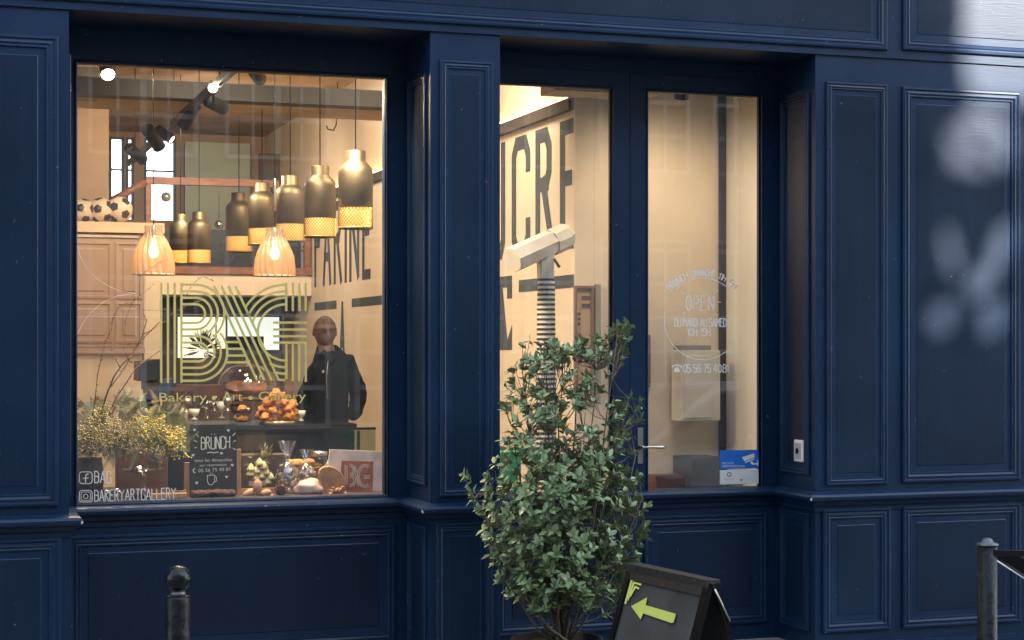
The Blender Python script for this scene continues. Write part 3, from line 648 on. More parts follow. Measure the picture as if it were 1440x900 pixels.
# ribbed glass pendants
def glass_pendant():
    t = thing('glass_pendant_lamp', (0, 0, 0), 'x', 'pendant lamp', 'ribbed glass pendant lamps')
    prof = [(.108, 0), (.110, .01), (.109, .05), (.103, .10), (.092, .14), (.074, .18), (.056, .215), (.046, .235), (.046, .272)]
    rib = lambda a, z: 1+.075*math.cos(a*18+z*24)
    gm = bpy.data.materials.new('ribbed_opal_glass'); gm.use_nodes = True; n = gm.node_tree; n.nodes.clear()
    o = n.nodes.new('ShaderNodeOutputMaterial'); tr = n.nodes.new('ShaderNodeBsdfTransparent'); tl = n.nodes.new('ShaderNodeBsdfTranslucent'); gl = n.nodes.new('ShaderNodeBsdfPrincipled')
    tr.inputs[0].default_value = (1, .9, .76, 1); tl.inputs[0].default_value = (.80, .55, .30, 1); gl.inputs['Base Color'].default_value = (.34, .28, .22, 1); gl.inputs['Roughness'].default_value = .12
    a1 = n.nodes.new('ShaderNodeMixShader'); a2 = n.nodes.new('ShaderNodeMixShader'); a1.inputs[0].default_value = .28; a2.inputs[0].default_value = .34
    n.links.new(tr.outputs[0], a1.inputs[1]); n.links.new(tl.outputs[0], a1.inputs[2]); n.links.new(a1.outputs[0], a2.inputs[1]); n.links.new(gl.outputs[0], a2.inputs[2]); n.links.new(a2.outputs[0], o.inputs[0])
    MB().lathe(prof, n=144, wob=rib).build('ribbed_shade', gm, t, recalc=False).data.polygons
    sh = t.children[0]; bm = bmesh.new(); bm.from_mesh(sh.data); bmesh.ops.delete(bm, geom=[f for f in bm.faces if len(f.verts) > 4], context='FACES'); bm.to_mesh(sh.data); bm.free()
    MB().lathe([(.110, 0), (.112, .002), (.112, .007), (.109, .008)], n=48).build('rim', mat('pale_glass_rim', (.6, .5, .4), .2), t, recalc=False)
    MB().lathe([(.047, .20), (.049, .205), (.049, .212), (.044, .214)], n=32).build('collar', STEEL, t)
    MB().lathe([(0, .095), (.018, .10), (.027, .125), (.022, .15), (.012, .17), (.012, .20), (0, .2)], n=16).build('bulb', BULB, t)
    MB().lathe([(.016, .2), (.016, .262), (.006, .275), (0, .275)], n=16).build('lamp_holder', STEEL, t)
    MB().tube([(0, 0, .27), (0, 0, 1.7)], .003, 6).build('cord', BLACK, t)
    L_ = bpy.data.lights.new('pendant_light', 'POINT'); L_.energy = .06; L_.color = (1, .62, .28); L_.shadow_soft_size = .03
    lo = bpy.data.objects.new('pendant_light', L_); C.objects.link(lo); lo.parent = t; lo.location = (0, 0, .07)
    return t
gp = glass_pendant(); gp.location = PD(216, 387, 9.55); gp['label'] = 'left ribbed glass pendant lamp with a glowing bulb, in front of the cupboard ledge'
g2 = copy_tree(gp); g2.location = PD(386.5, 389, 9.7); g2['label'] = 'right ribbed glass pendant lamp with a silver cord weight above the logo'
mb = MB(); mb.lathe([(0, .36), (.007, .37), (.009, .42), (.009, .51), (.006, .545), (0, .55)], n=12); mb.build('cord_weight', STEEL, g2, local=True)
# loose small disco balls
for k, (px, py, r_) in enumerate(((233.5, 277, .048), (308, 316, .042))):
    c = P(px, py, YM+.1-.3*k); t = thing('mirror_ball', c, ['small clear glass ball hanging in front of the back window', 'small mirrored ball hanging between the brass pendants'][k], 'ball')
    MB().ball((0, 0, 0), r_, 3).build('ball', [mat('grey_glass', (.45, .45, .45), .12, metal=.7), mat('mirror_tiles', (.5, .5, .5), .2, metal=1)][k], t, local=True)
    MB().tube([(0, 0, r_), (-.12 if k == 0 else 0, 0, r_+.25)], .002, 4).build('string', BLACK, t, local=True)

# ------------------------------------------------------------------ track lights
def PZ(px, py, z):                      # on a horizontal plane
    return PD(px, py, (z-CZ)*F/(HOR-py))
TZ = 3.22
ra = PZ(352, 90, TZ); rb_ = PZ(174, 227, TZ); rx = (ra.x+rb_.x)/2
tr = thing('light_track', (rx, ra.y, TZ), 'black lighting track running back through the shop under the ceiling', 'light track')
MB().box((rx-.022, ra.y, TZ-.018), (rx+.022, rb_.y, TZ+.018)).build('rail', BLACK, tr)
for yy in (ra.y+.3, (ra.y+rb_.y)/2, rb_.y-.3): MB().tube([(rx, yy, TZ), (rx, yy, ZC)], .004, 6).build('hanger', BLACK, tr)
SPOTE = mat('lit_lamp_face', (1, .9, .75), .4, var=0, emit=(1, .82, .58), es=6)
def spot_head(c, tip, r, label, lit=True, power=120, attach=None, body=BLACK, size=95, soft=.03):
    c = Vector(c); tip = Vector(tip); t = thing('track_spotlight', c, label, 'spotlight', 'cylindrical track spotlights')
    d = (tip-c); L_ = d.length; d.normalize(); Mx = Matrix.Translation(c) @ d.to_track_quat('Z', 'Y').to_matrix().to_4x4()
    MB().lathe([(r*.92, 0), (r, .006), (r, L_-.004), (r*.94, L_), (r*.88, L_), (r*.85, L_-.02), (0, L_-.02)], M=Mx, n=28).build('housing', body, t)
    if attach is not None:
        MB().tube([c+d*L_*.35, (c+d*L_*.35).lerp(Vector(attach), .5)+Vector((0, 0, .01)), attach], .010, 8).build('bracket', BLACK, t)
    if lit:
        MB().lathe([(r*.84, L_-.012), (0, L_-.011)], M=Mx, n=24).build('lit_face', SPOTE, t)
        s_ = bpy.data.lights.new('spot_beam', 'SPOT'); s_.energy = power; s_.color = (1, .78, .52); s_.spot_size = R(size); s_.spot_blend = 1; s_.shadow_soft_size = soft
        so_ = bpy.data.objects.new('spot_beam', s_); C.objects.link(so_); so_.parent = t; so_.location = (Mx @ Vector((0, 0, L_+.01)))-t.location
        so_.rotation_euler = (-d).to_track_quat('Z', 'Y').to_euler()
def onr(px): # point on rail seen at px
    y = rx/math.tan(ph(px))+CY; return Vector((rx, y, TZ-.02))
GREYB = mat('bronze_black_metal', (.045, .035, .025), .3, metal=.6)
def hd(pxa, pya, pxb, pyb, y, dy, r, lab, attach_px, **k):
    a = P(pxa, pya, y); b = P(pxb, pyb, y+dy); spot_head(a, b, r, lab, attach=onr(attach_px), **k)
hd(221, 181, 243, 197, 3.55, -.06, .034, 'lit bronze-edged track spotlight pointing right towards the window, third from the front', 225, body=GREYB, power=16)
hd(206, 180, 225, 208, 3.9, .1, .045, 'unlit black track spotlight just left of and behind the lit bronze one', 212, lit=False)
hd(180, 207, 202, 226, 4.9, .1, .042, 'unlit black track spotlight at the far left end of the track', 182, lit=False)
hd(275, 147, 257, 178, 3.2, .1, .042, 'unlit black track spotlight pointing down left at the middle of the track', 262, lit=False)
hd(300, 120, 299.5, 124, 2.25, -.12, .032, 'brightly lit round track spotlight facing the window near the front of the track', 310, power=13)
hd(292, 141, 315, 153, 2.6, .1, .042, 'unlit black track spotlight just below the bright round one', 300, lit=False)
hd(352, 92, 366, 112, 2.2, .2, .04, 'unlit black track spotlight cut off by the top of the window', 350, lit=False)
# other lamp at upper left
a = P(150, 92, 2.2); b = P(152, 106, 2.1)
spot_head(a, b, .045, 'lit bronze ceiling spotlight at the upper left corner of the window', attach=a+Vector((0, .02, .35)), power=16, body=GREYB)
# ceiling pipes and hooks
pp = st(MB().box((P(108, 0, 3.4).x-.3, 3.36, P(120, 138, 3.4).z), (P(138, 0, 3.4).x, 3.55, P(120, 95, 3.4).z)), 'ceiling_duct', mat('grey_duct', (.13, .12, .10), .5, var=.3))
hk = MB(); c = P(465, 175, 4.0)
hk.tube([c+Vector((.05, 0, .30)), c+Vector((.04, 0, .0)), c+Vector((.02, 0, -.04)), c+Vector((-.02, 0, -.035)), c+Vector((-.03, 0, -.01))], .006, 6); tag(hk.build('ceiling_hook', mat('rusty_hook', (.16, .08, .04), .7)), 'rusty iron hook hanging from the old ceiling right of the pendants', 'hook')
# added spots, out of view, that brighten the walls, counter and window display
for k, (x, y, z, tx, ty, tz, pw) in enumerate(((2.9, 1.6, 3.75, 3.4, 3.6, 1.5, 30), (2.2, 4.6, 3.9, 3.5, 6.6, 1.6, 44), (.9, 3.4, 3.85, 1.5, 5.5, 1.6, 44), (1.6, .95, 3.7, 1.7, .8, .9, 45), (1.15, .62, 3.27, 1.15, .80, .9, 30), (2.05, .62, 3.27, 2.0, .78, .9, 42), (3.9, .62, 3.18, 4.0, 1.2, 1.4, 8.5), (2.3, 6.4, 3.9, 2.3, 8.6, 1.9, 42), (1.6, 2.0, 3.85, 2.0, 3.0, 1.2, 30))):
    c = Vector((x, y, z)); d_ = (Vector((tx, ty, tz))-c).normalized()*.14
    spot_head(c, c+d_, .04, ['lit ceiling spotlight just inside the window near the lettered wall', 'lit ceiling spotlight aimed along the lettered wall', 'lit ceiling spotlight aimed at the panelled cupboard', 'lit ceiling spotlight above the window display', 'lit small spotlight just behind the window head at the left', 'lit small spotlight just behind the window head at the right', 'lit ceiling spotlight above the entrance', 'lit ceiling spotlight aimed at the mezzanine', 'lit ceiling spotlight above the counter'][k], attach=c+Vector((0, 0, ZC-z)), power=pw, size=150, soft=.22)

# ------------------------------------------------------------------ counter
YT = 2.75
ct = thing('display_counter', (2.2, YT, FZ), 'black framed glass display counter with a black top shelf behind the window', 'counter')
def T(px, py, y=YT): return P(px, py, y)
xa = T(255, 0).x; xb = T(502, 0).x; zt1 = T(400, 597.5).z
slab = MB(); slab.box((xa, YT, zt1-.035), (xb, YT+.75, zt1)); slab.build('black_top', BLACKG, ct)
MB().box((T(200, 0).x, YT+.01, zt1-.062), (xb-.05, YT+.70, zt1-.040)).build('lower_shelf', BLACKG, ct)
MB().box((T(420, 0).x, YT+.05, FZ), (xb-.005, YT+.7, zt1-.045)).build('black_side', BLACK, ct)
MB().box((xa, YT+.5, FZ), (xb-.2, YT+.72, T(400, 640).z)).build('cabinet_body', mat('dark_cabinet', (.05, .04, .035), .5), ct)
mb = MB(); g0 = T(330, 0, YT-.3).x; g1 = T(528, 0, YT-.3).x
mb.box((g0, YT-.3, .9), (g1, YT-.294, T(400, 606, YT-.3).z)); mb.build('front_glass', glass_mat('counter_glass', .06, (.72, .76, .72)), ct)
MB().box((g0, YT-.31, T(400, 606, YT-.3).z), (g1, YT-.28, T(400, 606, YT-.3).z+.014)).build('glass_top_edge', BLACK, ct)
MB().box((T(503, 0).x, YT-.0, FZ), (T(504, 0).x+.01, YT+.02, T(500, 606).z)).build('corner_post', BLACK, ct)
mb = MB(); mb.box((T(332, 0).x, YT, T(400, 605).z-.003), (T(432, 0).x, YT+.25, T(400, 605).z)); mb.build('glass_shelf', CLEAR, ct)
CROST = mat('golden_pastry', (.62, .27, .07), .5, var=.35, scale=30, bump=.4, bscale=60, spec=.6)
BROWNC = mat('dark_crust', (.30, .10, .03), .45, var=.45, scale=14, bump=.5, bscale=30)
# cake stand with pile of golden puffs
c = T(389, 596, YT+.12)
cs = thing('cake_stand', c, 'low ribbed glass cake stand under the pile of golden pastry puffs', 'cake stand')
rr = 26/F*dep(389, YT)
MB().lathe([(rr*.75, -.055), (rr*.8, -.05), (rr*.72, -.01), (rr*.98, .0), (rr*1.02, .02), (rr*.98, .02), (rr*.9, .006), (0, .006)], c, 40, wob=lambda a, z: 1+.012*math.cos(a*30)).build('glass_stand', mat('amber_lit_glass', (.62, .52, .36), .15, var=.2, scale=30, metal=.3, trans=.3), cs)
rn = random.Random(3); pu = []
for (px, py, k) in ((372, 586, 0), (382, 588, 1), (396, 588, 2), (408, 584, 0), (370, 575, 1), (383, 577, 0), (396, 579, 1), (407, 574, 0), (413, 580, 2), (376, 565, 0), (388, 567, 1), (400, 566, 0), (411, 568, 1), (384, 557, 0), (394, 556, 1), (388, 551, 0), (366, 584, 2), (405, 588, 1)):
    pu.append((px, py, k))
for i, (px, py, k) in enumerate(pu):
    cc = T(px, py, YT+.10+.05*(k-1)); r_ = .030*rn.uniform(.9, 1.12)
    o = MB().ball(cc, r_, 3, (1, 1, .85), lump=.55, seed=i*3.3).build('pastry_puff', CROST)
    row = 0 if py > 582 else 1 if py > 572 else 2 if py > 560 else 3 if py > 553 else 4
    mates = sorted(q[0] for q in pu if (0 if q[1] > 582 else 1 if q[1] > 572 else 2 if q[1] > 560 else 3 if q[1] > 553 else 4) == row)
    tag(o, 'golden puff at the very top of the pile on the cake stand' if row == 4 else 'golden pastry puff, %s from the left in the %s row of the pile' % (('first', 'second', 'third', 'fourth', 'fifth', 'sixth', 'seventh')[mates.index(px)], ('bottom', 'second', 'third', 'fourth')[row]), 'pastry', 'pastry puffs piled on the cake stand')
# glass dome with roast-coloured loaf
c = T(348, 553, YT+.35)
lf = MB().ball(c+Vector((0, 0, .03)), .13, 3, (1.1, .7, .42), lump=.35, seed=2).build('crusty_loaf', BROWNC); tag(lf, 'orange-brown crusty loaf under the glass dome', 'bread')
dm = thing('glass_cake_dome', c, 'shiny glass cake dome over the brown loaf on the counter', 'cake dome')
MB().lathe([(.19, -.02), (.19, .06), (.17, .12), (.12, .165), (.05, .185), (0, .19)], c, 40).build('dome', glass_mat('dome_glass', .22, (.92, .93, .93), .02), dm)
MB().lathe([(.008, .185), (.02, .20), (.015, .215), (0, .22)], c, 16).build('knob', STEEL, dm)
MB().lathe([(.0, -.05), (.20, -.045), (.21, -.03), (.205, -.022), (0, -.02)], c, 40).build('wooden_plate', mat('dark_wood_plate', (.12, .06, .03), .5), dm)
# second dome to the left, nearly hidden, dark tray under it
tr2 = MB(); tr2.box((T(250, 0).x, YT+.25, T(300, 561).z), (T(325, 0).x, YT+.5, T(300, 543).z)); tag(tr2.build('dark_tray', mat('maroon_dark', (.07, .025, .018), .4, var=.4)), 'dark brown tray left of the glass dome on the counter', 'tray')
# metal cups and glasses on the counter
for k, (px, py, w_, h_, mt, lab) in enumerate(((273, 590, 8, 15, mat('white_china', (.7, .68, .62), .3), 'small white cup at the front left of the counter'), (302, 578, 7, 22, CLEAR, 'tall clear glass behind the white cup on the counter'), (320, 578, 7, 20, STEEL, 'narrow steel beaker behind the tumbler on the counter'), (349, 590, 6, 17, CLEAR, 'small clear glass between the pastry plates and the puffs'), (249, 590, 10, 12, STEEL, 'low steel bowl at the left end of the counter'), (423, 592, 7, 15, mat('white_china', (.7, .68, .62), .3), 'white cup right of the pastry puffs'), (262, 580, 9, 20, STEEL, 'steel cup left of the stemmed glasses on the counter'), (291, 589, 11, 27, CLEAR, 'clear stemmed glass dish on the counter left of the stack of cups'), (312, 588, 8, 24, mat('white_china', (.7, .68, .62), .3), 'white cup on the counter right of the stemmed glass'), (330, 588, 7, 20, STEEL, 'steel tumbler beside the small pastry on the counter'))):
    c = T(px, py, YT+.1+.02*k); s_ = dep(px, YT)/F
    mb = MB(); mb.lathe([(w_*.55*s_, 0), (w_*.6*s_, .004), (w_*.2*s_, .012), (w_*.18*s_, h_*.3*s_), (w_*s_*.8, h_*.5*s_), (w_*s_, h_*s_), (w_*s_*.93, h_*s_), (w_*.7*s_, h_*.52*s_), (0, h_*.45*s_)], c, 24)
    tag(mb.build('cup', mt), lab, 'cup')
for k, (px, py) in enumerate(((341, 573), (341, 586))):
    c = T(px, py+5, YT+.15); t = thing('pastry_plate', c, ['small dark plate holding the upper golden pastry left of the puffs', 'small dark plate holding the lower orange pastry left of the puffs'][k], 'plate')
    MB().lathe([(.02, -.012), (.05, -.005), (.055, .0), (.05, -.001), (0, -.004)], c, 24).build('plate', mat('dark_plate', (.06, .05, .04), .3), t)
    tag(MB().ball(c+Vector((0, 0, .016)), .035, 3, (1, .8, .6), lump=.5, seed=k*5+1).build('small_pastry', CROST), ['golden round pastry on the upper dark plate', 'flat orange pastry on the lower dark plate'][k], 'pastry')
# coffee machine / till at the left
c = T(222, 560, YT+.3)
cm = thing('coffee_machine', c, 'dark blue-black machine with a slanted lid left of the gold logo on the counter', 'machine')
a = T(195, 536, YT+.3); b = T(228, 508, YT+.3)
MB().prism([T(196, 508, YT+.3), T(226, 505, YT+.3), T(228, 534, YT+.3), T(195, 536, YT+.3)], (0, .3, 0)).build('body', mat('blue_black_machine', (.012, .018, .03), .35), cm)
MB().prism([T(199, 563, YT+.25), T(228, 560, YT+.25), T(254, 537, YT+.25), T(243, 532, YT+.25)], (0, .3, 0)).build('slanted_lid', mat('blue_lid', (.03, .05, .12), .35), cm)
MB().box((T(205, 0, YT+.3).x, YT+.32, T(0+222, 575, YT+.3).z), (T(226, 0, YT+.3).x, YT+.55, T(222, 535, YT+.3).z)).build('stand', mat('dark_stand', (.05, .04, .04), .5), cm)

# ------------------------------------------------------------------ person behind the counter
DP = 12.2; pscale = DP/F
base = PD(463, 486, DP); base.z = FZ
man = thing('person', base, 'person with very short hair, glasses and dark zipped jacket standing behind the counter', 'person')
def pj(px, py, dy=0): v = PD(px, py, DP); v.y += dy; return v-base
JACK = mat('black_jacket', (.007, .008, .010), .9, spec=.15, var=.3, scale=12, bump=.5, bscale=9)
SKIN = mat('skin', (.16, .098, .072), .55, var=.08, scale=9, sss=.1)
def skin_obj(name, pts, edges, radii, m, parent, rootv=0, sub=2):
    me = bpy.data.meshes.new(name); me.from_pydata([tuple(p) for p in pts], edges, []); o = bpy.data.objects.new(name, me); C.objects.link(o); o.parent = parent
    o.modifiers.new('skin', 'SKIN'); sk = me.skin_vertices[0].data
    for i, r_ in enumerate(radii): sk[i].radius = r_ if isinstance(r_, tuple) else (r_, r_); sk[i].use_root = (i == rootv)
    su = o.modifiers.new('sub', 'SUBSURF'); su.levels = sub; su.render_levels = sub
    me.materials.append(m); 
    for p in me.polygons: p.use_smooth = True
    o.modifiers['skin'].use_smooth_shade = True
    return o
pts = [pj(463, 600), pj(463, 570), pj(464, 540), pj(466, 515), pj(461, 499),           # 0 hips,1 waist,2 chest,3 upper chest,4 neck base
       pj(445, 520), pj(433, 546), pj(428, 576, .04), pj(442, 598, -.10),                     # left arm in the photo
       pj(487, 514), pj(500, 536), pj(507, 561, .04), pj(489, 590, -.10),                     # right arm
       pj(455, 628), pj(453, 700), pj(452, 790), pj(474, 628), pj(476, 700), pj(477, 790),   # legs
       pj(460, 492)]
pts[15] = Vector((-.07, 0, .04)); pts[18] = Vector((.08, 0, .04)); pts[14] = Vector((-.075, 0, .48)); pts[17] = Vector((.08, 0, .48)); pts[13] = Vector((-.07, 0, .86)); pts[16] = Vector((.08, 0, .86))
ed = [(0, 1), (1, 2), (2, 3), (3, 4), (3, 5), (5, 6), (6, 7), (7, 8), (3, 9), (9, 10), (10, 11), (11, 12), (0, 13), (13, 14), (14, 15), (0, 16), (16, 17), (17, 18), (4, 19)]
rad = [(.145, .12), (.13, .12), (.15, .125), (.125, .10), (.085, .08), .085, .068, .060, .05, .085, .068, .060, .05, .085, .06, .045, .085, .06, .045, .062]
jk = skin_obj('jacket_and_body', pts, ed, rad, JACK, man, sub=3)
tx = bpy.data.textures.new('cloth_folds', 'CLOUDS'); tx.noise_scale = .11; tx.noise_depth = 2
dm_ = jk.modifiers.new('folds', 'DISPLACE'); dm_.texture = tx; dm_.strength = .045; dm_.mid_level = .5
# head
hc = pj(457, 467); hh = .112
mb = MB(); bm = bmesh.new(); bmesh.ops.create_uvsphere(bm, u_segments=36, v_segments=26, radius=1)
for v in bm.verts:
    x, y, z = v.co; f = 1.0+.06*math.exp(-((z-.35)/.3)**2)
    if z < 0: f = 1-.30*(-z)**1.5
    fy = y*.096; X = x*.078*f
    if y < 0:
        d2 = math.exp(-((x/.16)**2+((z+.12)/.22)**2)); fy -= .020*d2                       # nose
        fy -= .008*math.exp(-((x/.3)**2+((z+.52)/.10)**2))                                  # lips
        for sx_ in (-1, 1): fy += .012*math.exp(-(((x-sx_*.38)/.2)**2+((z-.06)/.13)**2))    # eye sockets
        fy -= .006*math.exp(-((z-.26)/.09)**2)*max(0, 1-abs(x))                             # brow
    v.co = Vector((X, fy, z*hh))
bm.verts.index_update(); mb.add([v.co+hc for v in bm.verts], [[v.index for v in f.verts] for f in bm.faces], True)
for sx_ in (-1, 1): mb.ball(hc+Vector((sx_*.078, .01, -.005)), .024, 2, (.45, .7, 1.1))
mb.tube([hc+Vector((0, .02, -.06)), pj(460, 493), pj(461, 500)], [.055, .055, .06], 20)
hd_ = mb.build('head', SKIN, man, local=True)
def cap(name, cond, k, m):
    b2 = MB(); bm2 = bmesh.new(); bm2.from_mesh(hd_.data); bm2.faces.ensure_lookup_table(); mp = {}
    for f in list(bm2.faces)[:36*26]:
        q = f.calc_center_median()-hc
        if cond(q) and q.length < .16:
            ids = []
            for v in f.verts:
                if v.index not in mp: mp[v.index] = len(b2.v); b2.v.append(hc+(v.co-hc)*k)
                ids.append(mp[v.index])
            b2.f.append(ids); b2.sm.append(True); b2.mi.append(0)
    bm2.free(); o = b2.build(name, m, man, local=True); return o
cap('hair', lambda q: q.z > .055 or (q.y > .01 and q.z > -.02), 1.025, mat('cropped_hair', (.10, .066, .05), .8, var=.3, scale=60))
cap('beard', lambda q: q.z < -.035 and q.y < .03 and q.z > -.12, 1.012, mat('stubble', (.16, .10, .072), .8, var=.4, scale=60))
mb = MB()
for sx_ in (-1, 1):
    mb.box((sx_*.030-.022, -.108, .004), (sx_*.030+.022, -.103, .026), M=Matrix.Translation(hc), bev=.002); mb.tube([hc+Vector((sx_*.06, -.105, .022)), hc+Vector((sx_*.082, .0, .018))], .003, 5)
mb.tube([hc+Vector((-.008, -.112, .02)), hc+Vector((.008, -.112, .02))], .003, 5)
mb.build('glasses', mat('dark_glasses', (.045, .022, .018), .5), man, local=True)
mb = MB(); mb.tube([pj(443, 508, -.05)+Vector((0, -.0, 0)), pj(452, 497, -.08), pj(461, 510, -.12), pj(470, 499, -.07), pj(482, 500, 0), pj(474, 490, .06), pj(452, 490, .06), pj(443, 508, -.05)], .028, 10); mb.build('hood_collar', JACK, man, local=True)
mb = MB(); mb.tube([pj(454, 507, -.165), pj(452, 530, -.165), pj(453, 560, -.16)], .003, 5); mb.build('zip', STEEL, man, local=True)
mb = MB(); mb.ball(pj(448, 522, -.150), .010, 2, (1, .3, 1.2)); mb.build('chest_emblem', mat('pale_emblem', (.45, .42, .38), .6), man, local=True)

# ------------------------------------------------------------------ window display
YD = .80
def D(px, py, y=YD): return P(px, py, y)
SH = GB+.0-.012
shf = st(MB().box((.55, .51, SH-.04), (2.6, 1.5, SH)), 'display_shelf', mat('dark_stained_board', (.05, .035, .03), .6))
def onshelf(px, y): v = P(px, 700, y); v.z = SH; return v
# chalkboard
cbd = thing('brunch_chalkboard', onshelf(300, YD), 'small black chalkboard reading BRUNCH standing in the window display', 'chalkboard')
ca, cbx = D(268, 0).x, D(333, 0).x; ztop = D(300, 597).z
MB().box((ca, YD, SH+.001), (cbx, YD+.012, ztop)).build('board', CHALKB, cbd)
MB().box((D(260, 0).x, YD+.02, SH), (D(267.5, 0).x, YD+.05, D(264, 651).z)).build('wooden_leg', WOOD, cbd)
MB().box((D(333.5, 0).x, YD+.02, SH), (D(340, 0).x, YD+.05, D(336, 632).z)).build('wooden_leg', WOOD, cbd)
MB().box((D(340, 0).x, YD+.025, D(336, 694).z), (D(392, 0).x, YD+.045, D(336, 688).z)).build('cross_bar', WOOD, cbd)
def CBF(px, py, layer=0): v = P(px, py, YD); v.y = YD-.0015-layer*.0003; return v
mb = MB(); stroke_text(mb, 'BRÜNCH', 283, 323, 615, 632, 1.5, CBF, gap=1.4, slope=-.04)
for a in ((275.5, 610, 279.5, 614.5), (272.5, 619, 277.5, 621.5), (273, 630, 277, 629), (327, 613, 331, 608.5), (327.5, 621, 332, 619.5), (327, 630, 331.5, 632.5)): ribbon(mb, [a[:2], a[2:]], 1.1, CBF)
ribbon(mb, [(291, 637), (296, 635.8), (300, 636.8), (307, 635.6)], 1.4, CBF)
def heart(x, y, r): mb.add([CBF(x+dx*r, y+dy*r) for dx, dy in ((0, 1), (-1, 0), (-.8, -.8), (-.3, -.8), (0, -.35), (.3, -.8), (.8, -.8), (1, 0))], [tuple(range(8))])
for h3 in ((273.5, 604.5), (321, 605.3), (311.5, 637.5), (271.5, 640), (326.5, 654), (276.5, 679), (318.5, 670.5)): heart(*h3, 2.2)
font_text(mb, 'tous les dimanches', 273.5, 326.5, 649.5, 4.4, CBF, slope=-.02); font_text(mb, 'sur réservation', 281, 318.5, 656, 3.6, CBF, slope=-.03)
font_text(mb, '05 56 75 40 81', 279, 323.5, 664, 4.6, CBF, slope=-.05); ribbon(mb, [(274.5, 658.5), (271.6, 660.5), (272, 663.5), (275, 664.8)], 1.3, CBF)
ribbon(mb, [(291.5, 668.5), (302, 668), (301.5, 677), (298.5, 681.5), (294, 681.5), (291.5, 677)], .9, CBF, closed=True); ribbon(mb, [(302, 670.5), (304.5, 671), (304.3, 676), (301.5, 678)], .9, CBF, 1)
ribbon(mb, [(295, 664.8), (296, 667)], .8, CBF); ribbon(mb, [(298, 664.5), (299, 666.8)], .8, CBF)
mb.build('chalk_writing', CHALK, cbd)
# brown card box behind the stand
bx = MB(); bx.box((D(166, 0, 1.05).x, 1.05, SH+.002), (D(236, 0, 1.05).x, 1.2, D(200, 632, 1.05).z), bev=.003); tag(bx.build('card_box', mat('brown_card', (.22, .11, .075), .75, var=.1)), 'brown card box behind the empty glass cake stand', 'box')
dk = MB(); dk.box((D(236.5, 0, 1.1).x, 1.1, SH), (D(268, 0, 1.1).x, 1.25, D(250, 634, 1.1).z), bev=.003); tag(dk.build('black_box', BLACK), 'black box between the brown box and the chalkboard', 'box')
# glass cake stand
c = onshelf(203, .92); k_ = dep(203, .92)/F; z0 = D(203, 684, .92).z
gs = thing('glass_cake_stand', c, 'empty clear glass pedestal cake stand in front of the brown box', 'cake stand')
z1 = D(203, 662, .92).z-c.z
MB().lathe([(.035, .0), (.036, .005), (.014, .02), (.010, z1*.45), (.016, z1*.85), (.03*3.2, z1), (28.5*k_, z1+.005), (29*k_, z1+.018), (28*k_, z1+.018), (27*k_, z1+.008), (0, z1+.006)], c, 40).build('pedestal_dish', glass_mat('thick_glass', .30, (.85, .86, .83), .05), gs)
for k, (px, py, r_) in enumerate(((219, 640, 10), (214, 647, 7.5), (222, 649, 6.5))):
    tag(MB().ball(D(px, py, .9), r_*k_, 3, (1, 1, .9), lump=.2, seed=k).build('white_ornament', mat('off_white_ceramic', (.62, .58, .48), .6, var=.1)), ['largest off-white cotton ball beside the mimosa', 'left small off-white cotton ball beside the mimosa', 'right small off-white cotton ball beside the mimosa'][k], 'ornament')
# dark metal vase at the left with branches and mimosa
c = onshelf(126, .85); vs_ = thing('dark_vase', c, 'tall dark mottled metal vase at the left end of the window display', 'vase')
MB().lathe([(.05, 0), (.062, .01), (.070, .09), (.066, .16), (.06, .19), (.064, .20), (.058, .2), (.05, .1), (0, .05)], c, 28).build('vase_body', mat('mottled_dark_metal', (.06, .05, .045), .4, metal=.5, var=.6, scale=14), vs_)
BARK = mat('twig_bark', (.13, .07, .05), .8, var=.4, scale=30)
br_ = thing('bare_branches', c+Vector((0, 0, .19)), 'tall bare branches with small buds spreading up behind the gold logo', 'branches')
def twig(pts_, r0, y, n): 
    pr_ = []
    for i, (px, py) in enumerate(pts_): pr_.append(P(px, py, y+.05*math.sin(i*1.3+n)))
    mbx = MB(); mbx.tube(pr_, [max(.0012, r0*(1-.8*i/(len(pr_)-1))) for i in range(len(pr_))], 6)
    rn_ = random.Random(n)
    for i in range(1, len(pr_)):
        for q in range(3):
            pt = pr_[i-1].lerp(pr_[i], rn_.random()); mbx.ball(pt+Vector((rn_.uniform(-.006, .006), 0, rn_.uniform(-.004, .006))), .0032, 1)
    mbx.build('branch', BARK, br_)
TW = [[(128, 600), (134, 560), (137, 528), (143, 500), (147, 484)], [(142, 600), (148, 560), (160, 530), (172, 512), (185, 500), (196, 482), (203, 474), (222, 455), (240, 442), (262, 430), (290, 420)],
 [(150, 590), (163, 560), (178, 538), (190, 518), (204, 508), (224, 494), (240, 480)], [(140, 590), (152, 548), (168, 528), (178, 512), (190, 490), (202, 470), (215, 463), (232, 452)],
 [(183, 510), (176, 495), (175, 470), (177, 450), (182, 435), (188, 422), (206, 408), (217, 400)], [(168, 516), (160, 500), (156, 485), (157, 460), (160, 445)], [(147, 484), (155, 465), (157, 452), (162, 440), (170, 430), (186, 423)],
 [(196, 482), (184, 486), (180, 480)], [(200, 472), (206, 452), (200, 436), (222, 436), (240, 434)], [(205, 507), (192, 512), (183, 508)], [(300, 395), (285, 388), (270, 400), (262, 415)], [(195, 388), (215, 376), (225, 368), (240, 364)]]
for i, t_ in enumerate(TW): twig(t_, .0042 if i in (1, 2, 3, 0) else .0022, .85+.04*(i % 3), i)
